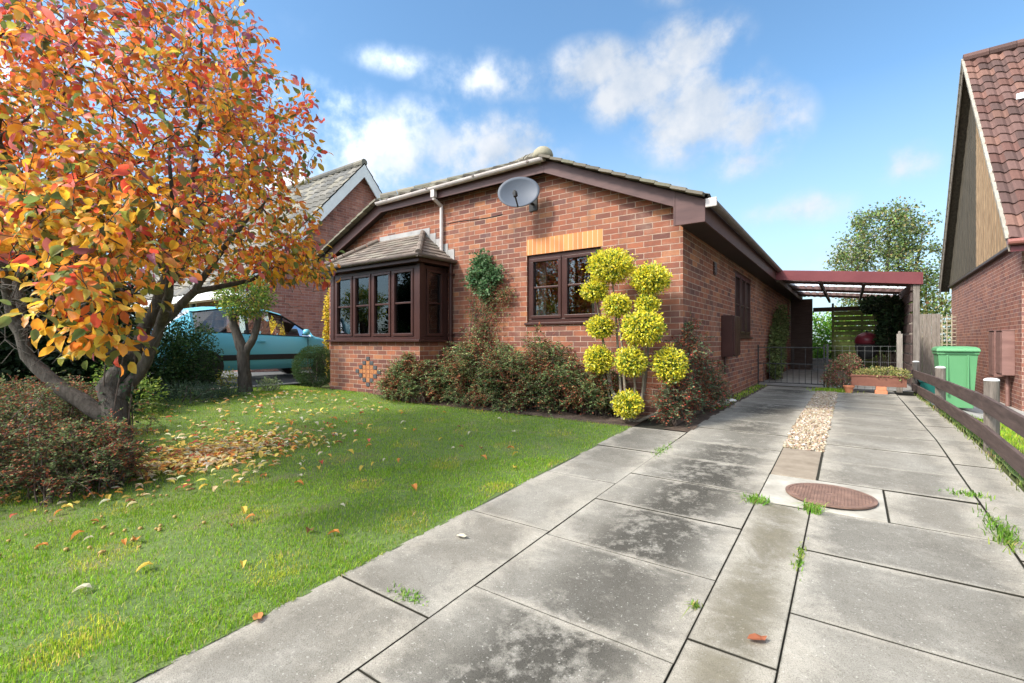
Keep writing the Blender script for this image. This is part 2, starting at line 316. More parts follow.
def lawnmat():
    m, nt, p, o = newmat('lawn_soil'); n = noise(nt, 2.2, 6, .6); n2 = noise(nt, 40, 5, .6)
    c = ramp(nt, n, [(.35, (.08, .14, .025)), (.55, (.11, .17, .035)), (.7, (.16, .16, .06))])
    c = mix(nt, mathn(nt, 'MULTIPLY', n2, .6), c, (.045, .05, .018)); nt.links.new(c, p.inputs['Base Color']); p.inputs['Roughness'].default_value = .95
    bump(nt, p, n2, .02, .6); return m
M['lawn'] = lawnmat()
def rustmat():
    m, nt, p, o = newmat('rusty_iron'); n = noise(nt, 9, 8, .7); t = nt.nodes.new('ShaderNodeTexCoord')
    c = ramp(nt, n, [(.3, (.11, .065, .05)), (.55, (.19, .11, .08)), (.75, (.27, .17, .125))])
    nt.links.new(c, p.inputs['Base Color']); p.inputs['Roughness'].default_value = .75
    ck = nt.nodes.new('ShaderNodeTexChecker'); ck.inputs['Scale'].default_value = 55; nt.links.new(t.outputs['Object'], ck.inputs[0])
    bump(nt, p, mathn(nt, 'ADD', mathn(nt, 'MULTIPLY', ck.outputs['Fac'], .6), n), .003, .8); return m
M['rust'] = rustmat()

# ------------------------------------------------------------------ object helpers
def link(name, me, mat, parent=None, loc=None):
    o = bpy.data.objects.new(name, me); COL.objects.link(o)
    for m_ in (mat if isinstance(mat, (list, tuple)) else [mat]):
        if m_: me.materials.append(m_)
    if parent is not None:
        o.parent = parent
        if parent.type == 'EMPTY': o.matrix_parent_inverse = Matrix.Translation(-parent.location)
    return o
def tag(o, label=None, cat=None, group=None, kind=None):
    if label: o['label'] = label
    if cat: o['category'] = cat
    if group: o['group'] = group
    if kind: o['kind'] = kind
    return o
def thing(name, label, cat, loc, group=None):
    o = bpy.data.objects.new(name, None); COL.objects.link(o); o.location = loc; o.empty_display_size = .2
    return tag(o, label, cat, group)
def uv_by_normal(me):
    uv = me.uv_layers.new(name='UVMap'); n = len(me.loops)
    co = np.empty(len(me.vertices)*3); me.vertices.foreach_get('co', co); co = co.reshape(-1, 3)
    li = np.empty(n, dtype=np.int32); me.loops.foreach_get('vertex_index', li)
    out = np.zeros((n, 2))
    for p in me.polygons:
        nn = p.normal
        s, e = p.loop_start, p.loop_start+p.loop_total
        c = co[li[s:e]]
        if abs(nn.z) > .8: out[s:e] = c[:, :2]
        elif abs(nn.x) > abs(nn.y): out[s:e, 0] = c[:, 1]; out[s:e, 1] = c[:, 2]
        else: out[s:e, 0] = c[:, 0]; out[s:e, 1] = c[:, 2]
    uv.data.foreach_set('uv', out.ravel().astype(np.float32))
class MB:
    def __init__(s): s.v = []; s.f = []; s.c = []; s.cc = None
    def add(s, vs, fs, col=None):
        o = len(s.v); s.v += [tuple(q) for q in vs]; s.f += [tuple(i+o for i in f) for f in fs]
        s.c += [col or (1, 1, 1)]*len(vs)
    def quad(s, a, b, c, d, col=None): s.add([a, b, c, d], [(0, 1, 2, 3)], col)
    def poly(s, pts, col=None): s.add(pts, [tuple(range(len(pts)))], col)
    def box(s, x0, x1, y0, y1, z0, z1, col=None):
        s.add([(x0, y0, z0), (x1, y0, z0), (x1, y1, z0), (x0, y1, z0), (x0, y0, z1), (x1, y0, z1), (x1, y1, z1), (x0, y1, z1)],
              [(3, 2, 1, 0), (4, 5, 6, 7), (0, 1, 5, 4), (1, 2, 6, 5), (2, 3, 7, 6), (3, 0, 4, 7)], col); return s
    def bar(s, a, b, w, h, up=(0, 0, 1), col=None):
        a = Vector(a); b = Vector(b); t = (b-a).normalized(); u = Vector(up); r = t.cross(u).normalized(); u = r.cross(t).normalized()
        P = [q + r*sx*w/2 + u*sz*h/2 for q in (a, b) for sx, sz in ((-1, -1), (1, -1), (1, 1), (-1, 1))]
        s.add(P, [(3, 2, 1, 0), (4, 5, 6, 7), (0, 1, 5, 4), (1, 2, 6, 5), (2, 3, 7, 6), (3, 0, 4, 7)], col); return s
    def tube(s, pts, rad, n=8, cap=True, col=None):
        pts = [Vector(p) for p in pts]; K = len(pts)
        if not hasattr(rad, '__len__'): rad = [rad]*K
        vs = []; ref = None
        for i in range(K):
            t = (pts[min(i+1, K-1)]-pts[max(i-1, 0)]); t = t.normalized() if t.length > 1e-9 else Vector((0, 0, 1))
            if ref is None:
                ref = t.cross(Vector((0, 0, 1)) if abs(t.z) < .9 else Vector((1, 0, 0))).normalized()
            else:
                ref = (ref - t*ref.dot(t)); ref = ref.normalized() if ref.length > 1e-6 else t.orthogonal().normalized()
            q = t.cross(ref)
            for k in range(n):
                a = 2*math.pi*k/n; vs.append(pts[i] + (ref*math.cos(a)+q*math.sin(a))*rad[i])
        fs = [(i*n+k, i*n+(k+1) % n, (i+1)*n+(k+1) % n, (i+1)*n+k) for i in range(K-1) for k in range(n)]
        if cap: fs += [tuple(range(n-1, -1, -1)), tuple((K-1)*n+k for k in range(n))]
        s.add(vs, fs, col); return s
    def lathe(s, prof, center, n=20, col=None):
        cx, cy, cz = center; vs = []; fs = []
        for r, z in prof:
            for k in range(n):
                a = 2*math.pi*k/n; vs.append((cx+r*math.cos(a), cy+r*math.sin(a), cz+z))
        for i in range(len(prof)-1):
            for k in range(n): fs.append((i*n+k, i*n+(k+1) % n, (i+1)*n+(k+1) % n, (i+1)*n+k))
        fs += [tuple(range(n-1, -1, -1)), tuple((len(prof)-1)*n+k for k in range(n))]
        s.add(vs, fs, col); return s
    def extrude(s, pts2, plane, a, b, col=None):
        """prism: outline pts2 in (u,z), plane 'x' (u=y, from x=a to x=b) or 'y' (u=x)"""
        f = (lambda u, z, t: (t, u, z)) if plane == 'x' else (lambda u, z, t: (u, t, z))
        n = len(pts2)
        s.add([f(u, z, a) for u, z in pts2]+[f(u, z, b) for u, z in pts2],
              [tuple(range(n)), tuple(range(2*n-1, n-1, -1))]+[(i, i+n, (i+1) % n+n, (i+1) % n) for i in range(n)], col); return s
    def build(s, name, mat, parent=None, uv=True, smooth=False, bevel=0, fixn=True, attr=False):
        me = bpy.data.meshes.new(name); me.from_pydata(s.v, [], s.f)
        if fixn:
            bm = bmesh.new(); bm.from_mesh(me); bmesh.ops.recalc_face_normals(bm, faces=bm.faces); bm.to_mesh(me); bm.free()
        me.update()
        if uv: uv_by_normal(me)
        if attr:
            ca = me.color_attributes.new('col', 'FLOAT_COLOR', 'POINT')
            ca.data.foreach_set('color', np.array([(*c, 1) for c in s.c], dtype=np.float32).ravel())
        if smooth: me.polygons.foreach_set('use_smooth', [True]*len(me.polygons))
        o = link(name, me, mat, parent)
        if bevel:
            b = o.modifiers.new('bevel', 'BEVEL'); b.width = bevel; b.segments = 2; b.limit_method = 'ANGLE'
        return o
def npmesh(name, V, F, C, mat, parent=None, smooth=False):
    """V (N,3), F (M,k) faces all with k corners, C (N,3)"""
    me = bpy.data.meshes.new(name); V = np.asarray(V, dtype=np.float32); F = np.asarray(F, dtype=np.int32); k = F.shape[1]
    me.vertices.add(len(V)); me.vertices.foreach_set('co', V.ravel())
    me.loops.add(F.size); me.loops.foreach_set('vertex_index', F.ravel())
    me.polygons.add(len(F)); me.polygons.foreach_set('loop_start', np.arange(0, F.size, k, dtype=np.int32))
    me.update(calc_edges=True)
    if C is not None:
        ca = me.color_attributes.new('col', 'FLOAT_COLOR', 'POINT')
        ca.data.foreach_set('color', np.concatenate([C, np.ones((len(C), 1))], 1).astype(np.float32).ravel())
    if smooth: me.polygons.foreach_set('use_smooth', np.ones(len(F), dtype=bool))
    return link(name, me, mat, parent)
T_SMALL = (np.array([(0, 0, 0), (-.3, .5, .08), (0, 1, 0), (.3, .5, .08)]), np.array([(0, 3, 2), (0, 2, 1)]))
T_OVAL = (np.array([(0, 0, 0), (0, .35, 0), (0, .7, -.02), (0, 1, -.10), (-.24, .22, .05), (-.31, .52, .07), (-.2, .8, .02), (.24, .22, .05), (.31, .52, .07), (.2, .8, .02)]),
          np.array([(0, 1, 5, 4), (1, 2, 6, 5), (2, 3, 3, 6), (0, 7, 8, 1), (1, 8, 9, 2), (2, 9, 3, 3)]))
T_OVAL[0][:, 2] *= 1.6; T_OVAL[0][:, 0] *= .88
T_OVAL = (T_OVAL[0], np.array([(0, 1, 4), (4, 1, 5), (1, 2, 5), (5, 2, 6), (2, 3, 6), (0, 7, 1), (7, 8, 1), (1, 8, 2), (8, 9, 2), (2, 9, 3)]))
T_NEEDLE = (np.array([(-.06, 0, 0), (.06, 0, 0), (.045, .6, .03), (0, 1, 0), (-.045, .6, .03)]), np.array([(0, 1, 2), (0, 2, 4), (4, 2, 3)]))
def unit(a): return a/np.maximum(np.linalg.norm(a, axis=-1, keepdims=True), 1e-9)
def leaves(name, P, D, S, C, mat, parent, T=T_SMALL, up=None, upw=.6):
    """P positions, D leaf axis directions, S lengths, C colours (N,3); up = preferred normal"""
    N = len(P); D = unit(D); rn = rng.normal(size=(N, 3))
    if up is None: up = np.array([0, 0, 1.0])
    rn = unit(rn)*(1-upw) + np.broadcast_to(up, (N, 3))*upw
    X = unit(np.cross(D, rn)); Z = np.cross(X, D)
    tv, tf = T; K = len(tv)
    curl = rng.uniform(.3, 2.2, (N, 1))
    V = (P[:, None, :] + S[:, None, None]*(tv[None, :, 0, None]*X[:, None, :] + tv[None, :, 1, None]*D[:, None, :] + (tv[None, :, 2]*curl)[:, :, None]*Z[:, None, :]))
    F = (tf[None] + (np.arange(N)*K)[:, None, None]).reshape(-1, tf.shape[1])
    return npmesh(name, V.reshape(-1, 3), F, np.repeat(C, K, 0), mat, parent)
def pick(cols, weights, n, jit=.25):
    cols = np.array(cols); w = np.array(weights, dtype=float); w /= w.sum()
    c = cols[rng.choice(len(cols), n, p=w)]
    return np.clip(c*(1+rng.normal(0, jit, (n, 1)))*(1+rng.normal(0, jit*.35, (n, 3))), .004, 1)

# ------------------------------------------------------------------ ground shape
def gz(x, y):
    x = np.asarray(x, dtype=float); y = np.asarray(y, dtype=float)
    z = -1.2 + .045*np.clip(y, -8, 6.0)
    z = np.where(x < -5.5, np.minimum(z + .07*(-x-5.5), np.maximum(z, -.885)), z)
    z = z + .09*np.clip((-9.3-x)/.3, 0, 1)
    t = np.clip((x-.98)/.5, 0, 1)
    z = z - .16*t*t*(3-2*t) - .13*np.clip(x-1.4, 0, 1.6)
    return z
def G(x, y): return float(gz(x, y))
def sheet(name, x0, x1, y0, y1, step, off, mat, keep=None, jit=0, edge=None):
    nx = max(2, int(round((x1-x0)/step))+1); ny = max(2, int(round((y1-y0)/step))+1)
    xs = np.linspace(x0, x1, nx); ys = np.linspace(y0, y1, ny); X, Y = np.meshgrid(xs, ys, indexing='ij')
    if edge: X, Y = edge(X, Y)
    Z = gz(X, Y)+off
    if jit: Z = Z + rng.normal(0, jit, Z.shape)
    V = np.stack([X, Y, Z], -1).reshape(-1, 3)
    i = np.arange(nx-1)[:, None]; j = np.arange(ny-1)[None]; a = i*ny+j
    F = np.stack([a, a+ny, a+ny+1, a+1], -1).reshape(-1, 4)
    o = npmesh(name, V, F, None, mat, None, True); return tag(o, kind='structure')
# the far ground reaches the horizon, the near terrain lies just above it
mfar = simple('far_ground', (.05, .075, .02), (.09, .10, .035), .95, .3)
b = MB(); b.quad((-1500, -1500, -1.75), (1500, -1500, -1.75), (1500, 1500, -1.75), (-1500, 1500, -1.75)); tag(b.build('ground', mfar), kind='structure')
sheet('terrain', -40, 30, -14, 42, .5, -.055, mfar)
BED_Y = 5.12
sheet('lawn', -9.3, -2.0, -3.0, BED_Y, .1, 0, M['lawn'], jit=.004)
sheet('soil_bed', -8.0, -2.0, BED_Y, 5.88, .1, .002, M['soil'], jit=.01)
sheet('wall_side_soil', -1.68, -1.38, 5.2, 11.4, .1, .0, M['soil'], jit=.008)
sheet('left_driveway', -14.5, -9.3, 2.8, 9.3, .5, .004, simple('tarmac', (.07, .07, .07), (.11, .11, .105), .9, 30, .004))
sheet('right_lawn', .98, 2.45, -2, 9.2, .1, -.004, M['lawn'], jit=.004)
sheet('right_path', .98, 2.6, 9.2, 21, .3, .002, simple('path_concrete', (.22, .21, .19), (.34, .33, .30), .9, 6, .004))
sheet('carport_floor', -1.65, .98, 11.35, 19.4, .4, .004, simple('carport_concrete', (.15, .145, .13), (.26, .25, .23), .85, 4, .004))
sheet('rear_garden', -8, 8, 19.4, 34, .5, .0, M['lawn'])
# ------------------------------------------------------------------ driveway of slabs
def slabs():
    mb = MB(); XR = .94; rects = []
    def slab(x0, x1, y0, y1, mat=None, g=.005, mb=mb):
        x0 += g*random.uniform(.05, .45); x1 -= g*random.uniform(.05, .45); y0 += g*random.uniform(.15, .75); y1 -= g*random.uniform(.15, .75)
        dz = random.uniform(-.0025, .0025); zs = [G(x, y)+dz+random.uniform(-.002, .002) for x, y in ((x0, y0), (x1, y0), (x1, y1), (x0, y1))]
        P = [(x0, y0), (x1, y0), (x1, y1), (x0, y1)]
        t = random.uniform(.35, 1.25); w = random.random(); rects.append((x0, x1, y0, y1))
        mb.add([(x, y, z-.05) for (x, y), z in zip(P, zs)]+[(x, y, z) for (x, y), z in zip(P, zs)],
               [(3, 2, 1, 0), (4, 5, 6, 7), (0, 1, 5, 4), (1, 2, 6, 5), (2, 3, 7, 6), (3, 0, 4, 7)], (t, w, .5))
    def row(x0, x1, ys, **k):
        for a, c in zip(ys[:-1], ys[1:]): slab(x0, x1, a, c, **k)
    row(-2.02, -1.41, [-3.35, -2.4, -1.45, -.5, .43, 1.38, 2.34, 3.29, 4.24, 5.16])
    y2 = [1.67+.635*k for k in range(-7, 16)]
    row(-1.41, -.50, y2)
    y4 = [2.22+.635*k for k in range(-8, 3)]
    row(-.20, .66, y4[:-1]+[3.47])
    row(-.5, -.2, [-2.8, -1.9, -1.0, -.05, .9, 1.83, 3.45])
    slab(.185, .66, 3.47, 4.08)
    row(-.19, .66, [4.1+.6*k for k in range(0, 13)])
    row(.665, XR, [-2.2+.91*k for k in range(0, 15)])
    o = mb.build('driveway', M['slab'], attr=True, uv=False); tag(o, kind='structure')
    me = o.data; l1 = me.uv_layers.new(name='edge_low'); l2 = me.uv_layers.new(name='edge_high')
    for lp in me.loops:
        r = rects[lp.vertex_index//8]; co = me.vertices[lp.vertex_index].co
        l1.data[lp.index].uv = (co.x-r[0], co.y-r[2]); l2.data[lp.index].uv = (r[1]-co.x, r[3]-co.y)
    bv = o.modifiers.new('bevel', 'BEVEL'); bv.width = .002; bv.segments = 1
    sheet('driveway_bed', -2.03, XR, -3.6, 11.35, .1, -.0085, M['joint'], jit=.0008)
    m2 = MB(); slab(-.5, -.2, 4.12, 5.0, mb=m2, g=.01); tag(m2.build('brown_paving', M['brown_slab'], bevel=.004), kind='structure')
    # pale mortar panel around the manhole
    m3 = MB(); slab(-.5, .18, 3.48, 4.1, mb=m3, g=.004); tag(m3.build('manhole_surround', M['mortar_pale'], bevel=.004), kind='structure')
slabs()
# manhole cover
z = G(-.09, 3.8)
t = thing('manhole_cover', 'round rusty brown iron manhole cover set in pale mortar in the driveway', 'manhole cover', (-.08, 3.79, z))
b = MB(); b.lathe([(.255, .003), (.255, .014), (.235, .014), (.235, .010)], (-.11, 3.78, z), 48); b.build('rim', M['rust'], t)
b = MB(); b.lathe([(.232, .004), (.232, .0125), (.03, .0135), (.025, .009), (.004, .009)], (-.11, 3.78, z), 48)
for i_ in range(-12, 13):
    for j_ in range(-12, 13):
        if .035 < math.hypot(i_, j_)*.0182 < .222: b.box(-.11+i_*.0182-.0062, -.11+i_*.0182+.0062, 3.78+j_*.0182-.0062, 3.78+j_*.0182+.0062, z+.012, z+.0165)
b.build('plate', M['rust'], t)
# gravel strip
def gravel():
    n = 9000; x = rng.uniform(-.50, -.185, n); y = 5.0+rng.uniform(0, 1, n)*5.6
    x = x + rng.normal(0, .006, n)
    P = np.stack([x, y, gz(x, y)+rng.uniform(-.012, .008, n)], 1); s = rng.uniform(.009, .022, n)
    tv = np.array([(1, 0, 0), (0, 1, 0), (-1, 0, 0), (0, -1, 0), (0, 0, .7), (0, 0, -.7)]); tf = np.array([(0, 1, 4), (1, 2, 4), (2, 3, 4), (3, 0, 4), (1, 0, 5), (2, 1, 5), (3, 2, 5), (0, 3, 5)])
    a = rng.uniform(0, 6.28, n); ca, sa = np.cos(a)[:, None], np.sin(a)[:, None]
    sx = rng.uniform(.7, 1.3, (n, 1)); tt = tv[None]*rng.uniform(.75, 1.25, (n, 6, 1))
    X = tt[:, :, 0]*ca*sx-tt[:, :, 1]*sa; Y = tt[:, :, 0]*sa*sx+tt[:, :, 1]*ca; Z = tt[:, :, 2]
    V = P[:, None]+s[:, None, None]*np.stack([X, Y, Z], -1)
    F = (tf[None]+(np.arange(n)*6)[:, None, None]).reshape(-1, 3)
    C = pick([(.36, .28, .19), (.43, .36, .27), (.27, .19, .12), (.33, .24, .15), (.18, .13, .09), (.5, .45, .38)], [4, 4, 2, 3, 1, 2], n, .12)
    o = npmesh('gravel', V.reshape(-1, 3), F, np.repeat(C, 6, 0), M['paint_gravel'])
    tag(o, 'strip of pale golden gravel between the two rows of driveway slabs', 'gravel', kind='stuff')
gravel()
# ------------------------------------------------------------------ grass
def blades(name, x, y, h0, h1, w, label, cols, wts, cat='grass', off=0, kind='stuff', lean=.45):
    n = len(x); P = np.stack([x, y, gz(x, y)-.004+off], 1)
    h = rng.uniform(h0, h1, n)*(1+rng.normal(0, .15, n)); a = rng.uniform(0, 6.283, n); ln = np.abs(rng.normal(0, lean, n))
    dx = np.stack([np.cos(a), np.sin(a), np.zeros(n)], 1); wd = np.stack([-np.sin(a+.6), np.cos(a+.6), np.zeros(n)], 1)
    mid = P + dx*(ln*h*.35)[:, None]; mid[:, 2] += h*.6
    tip = P + dx*(ln*h*1.1)[:, None]; tip[:, 2] += h*(1-.35*ln)
    w = (w*rng.uniform(.6, 1.3, n))[:, None]
    V = np.stack([P-wd*w, P+wd*w, mid+wd*w*.8, mid-wd*w*.8, tip], 1)
    tf = np.array([(0, 1, 2), (0, 2, 3), (3, 2, 4)]); F = (tf[None]+(np.arange(n)*5)[:, None, None]).reshape(-1, 3)
    C = pick(cols, wts, n, .18)
    # patches of paler and drier turf
    pt = .5+.5*np.sin(x*2.1+1.3*np.sin(y*1.7))*np.cos(y*2.6+x*.8); C = C*(1+.30*(pt[:, None]-.5))
    dry = (np.sin(x*5.1+y*3.3)*np.sin(y*4.7-x*2.2) > .62)[:, None]*rng.random((n, 1)) > .35
    C = np.where(dry, C*np.array([1.7, 1.15, 1.5]), C)
    o = npmesh(name, V.reshape(-1, 3), F, np.repeat(C, 5, 0), M['grass'])
    return tag(o, label, cat, kind=kind)
GC = [(.17, .33, .02), (.24, .41, .03), (.32, .47, .045), (.44, .46, .10), (.52, .46, .20)]; GW = [3, 5, 4, 1.1, .55]
def lawn_points():
    out = []
    for rmin, rmax, dens in ((0, 2.6, 19000), (2.6, 4.2, 11000), (4.2, 12, 5000)):
        A = 7.3*8.1; n = int(A*dens); x = rng.uniform(-9.3, -2.0, n); y = rng.uniform(-3.0, BED_Y+.03, n); d = np.hypot(x, y)
        # only the part of the lawn the place really shows to a visitor near the camera
        k = (d >= rmin) & (d < rmax) & (y > -.6+.0*x)
        out.append((x[k], y[k]))
    return np.concatenate([o[0] for o in out]), np.concatenate([o[1] for o in out])
gx, gy = lawn_points()
edge = -2.0 + .022*np.sin(gy*9)+.016*np.sin(gy*23+1)+rng.normal(0, .012, len(gy))
k = gx < edge
bare = (np.hypot((gx+4.55)/.22, (gy-1.95)/.13) < 1) | (np.hypot((gx+3.1)/.5, (gy-1.05)/.3) < rng.uniform(.0, 1.3, len(gx)))
k &= ~(bare & (rng.random(len(gx)) < .75))
thin = np.sin(gx*6.1+2*np.sin(gy*3.2))*np.sin(gy*7.7-gx*1.9)+.5*np.sin(gx*17+gy*9)*np.sin(gy*15-gx*4)
k &= rng.random(len(gx)) < np.clip(1.25-.75*(thin > .55)*np.clip((3.9-np.hypot(gx, gy))/1.2, .25, 1), 0, 1)
blades('lawn_grass', gx[k], gy[k], .014, .033, .0017, 'short green lawn grass in front of the brick bungalow', GC, GW)
n = 16000; rx = rng.uniform(1.0, 2.44, n); ry = rng.uniform(2.5, 9.1, n)
blades('verge_grass', rx, ry, .03, .07, .0028, 'bright green grass beyond the low timber rail fence', GC, GW)

# ------------------------------------------------------------------ walls with openings
def wall(mb, plane, c, u0, u1, zb, top, holes, depth, ubreaks=()):
    """face in plane ('y' => y=c, u=x ; 'x' => x=c, u=y); holes (u0,u1,z0,z1); depth signed reveal"""
    P = (lambda u, z, t=0: (u, c+t, z)) if plane == 'y' else (lambda u, z, t=0: (c+t, u, z))
    us = sorted(set([u0, u1, *ubreaks]+[h[0] for h in holes]+[h[1] for h in holes]))
    for a, b_ in zip(us[:-1], us[1:]):
        m = (a+b_)/2; hs = sorted([h for h in holes if h[0] < m < h[1]], key=lambda h: h[2]); z = zb
        for h in hs:
            mb.quad(P(a, z), P(b_, z), P(b_, h[2]), P(a, h[2])); z = h[3]
        mb.quad(P(a, z), P(b_, z), P(b_, top(b_)), P(a, top(a)))
    for h in holes:
        a, b_, z0, z1 = h
        mb.quad(P(a, z0), P(a, z1), P(a, z1, depth), P(a, z0, depth)); mb.quad(P(b_, z0), P(b_, z1), P(b_, z1, depth), P(b_, z0, depth))
        mb.quad(P(a, z0), P(b_, z0), P(b_, z0, depth), P(a, z0, depth)); mb.quad(P(a, z1), P(b_, z1), P(b_, z1, depth), P(a, z1, depth))
def tile_field(mb, O, U, V, Nn, lenV, u0f, u1f, tu=.3, tv=.33, amp=.022, step=.022, cols=None, per=8, prof='pan', jit=.18):
    """courses of interlocking tiles; u limits are functions of v. Each tile strip is a small wavy sheet with a front lip."""
    O, U, V, Nn = Vector(O), Vector(U).normalized(), Vector(V).normalized(), Vector(Nn).normalized()
    nc = int(math.ceil(lenV/tv))
    for ci in range(nc):
        v0 = ci*tv; v1 = min(v0+tv*1.02, lenV)
        if v1-v0 < .02: continue
        a0, a1 = u0f(v0), u1f(v0); b0, b1 = u0f(v1), u1f(v1)
        lo = math.floor(min(a0, b0)/tu); hi = math.ceil(max(a1, b1)/tu)
        for ti in range(lo, hi):
            cc = random.choice(cols); f = random.uniform(1-jit, 1+jit); cc = tuple(x*f for x in cc); dn = random.uniform(-.004, .004)
            pts = []
            for q in range(per+1):
                u = (ti+q/per)*tu; ph = q/per
                if prof == 'pan': w = amp*(math.sin(ph*2*math.pi)+.35*math.sin(ph*4*math.pi+.8))
                elif prof == 'roll': w = amp*max(0, math.cos((ph-.85)*2*math.pi))**1.5*1.6
                else: w = 0
                ulo = min(max(u, a0), a1); uhi = min(max(u, b0), b1)
                pts.append((O+U*ulo+V*v0+Nn*(w+step+dn), O+U*uhi+V*v1+Nn*(w+dn*.3), O+U*ulo+V*v0+Nn*(w-.012)))
            if (pts[-1][0]-pts[0][0]).length < .005 and (pts[-1][1]-pts[0][1]).length < .005: continue
            vs = [p for t in pts for p in t]; fs = []
            for q in range(per):
                i = q*3; fs += [(i, i+3, i+4, i+1), (i+2, i+5, i+3, i)]
            mb.add(vs, fs, cc)
# ------------------------------------------------------------------ windows
def window(parent, plane, c, u0, u1, z0, z1, lights, out, transom=None, mat='upvc', name='window', d=.06, fw=.055, cw=.045, sill=True, silldepth=.09, bars=None):
    """frame in wall opening; out = sign of the outward direction along the plane normal; lights = number of casements"""
    B = (lambda mb, a, b_, za, zb, ta, tb: mb.box(a, b_, min(c+ta, c+tb), max(c+ta, c+tb), za, zb)) if plane == 'y' else \
        (lambda mb, a, b_, za, zb, ta, tb: mb.box(min(c+ta, c+tb), max(c+ta, c+tb), a, b_, za, zb))
    fr = MB(); t0, t1 = -out*.03, out*.03
    B(fr, u0, u1, z1-fw, z1, t0, t1); B(fr, u0, u1, z0, z0+fw, t0, t1); B(fr, u0, u0+fw, z0+fw, z1-fw, t0, t1); B(fr, u1-fw, u1, z0+fw, z1-fw, t0, t1)
    iw = (u1-u0-2*fw)
    for k in range(1, lights):
        x = u0+fw+iw*k/lights; B(fr, x-fw*.45, x+fw*.45, z0+fw, z1-fw, t0, t1)
    w = fr.build(name, M[mat], parent, bevel=.004)
    for k in range(lights):
        a = u0+fw+iw*k/lights+(fw*.45 if k else 0)+.003; b_ = u0+fw+iw*(k+1)/lights-(fw*.45 if k < lights-1 else 0)-.003
        za, zb = z0+fw+.003, z1-fw-.003; cs = MB(); s0, s1 = -out*.02, out*.045
        B(cs, a, b_, zb-cw, zb, s0, s1); B(cs, a, b_, za, za+cw, s0, s1); B(cs, a, a+cw, za+cw, zb-cw, s0, s1); B(cs, b_-cw, b_, za+cw, zb-cw, s0, s1)
        if transom is not None:
            zt = za+(zb-za)*transom; B(cs, a+cw, b_-cw, zt-.014, zt+.014, -out*.008, out*.03)
        if bars:
            for q in range(1, bars):
                x = a+(b_-a)*q/bars; B(cs, x-.01, x+.01, za+cw, zb-cw, -out*.008, out*.028)
        cs.build('casement', M[mat], w, bevel=.004)
        g = MB(); B(g, a+cw-.003, b_-cw+.003, za+cw-.003, zb-cw+.003, 0, out*.006); g.build('pane', M['glass'], w)
    if sill:
        s = MB(); B(s, u0-.03, u1+.03, z0-.035, z0-.002, t0, out*silldepth); s.build('sill', M[mat], w, bevel=.004)
    return w

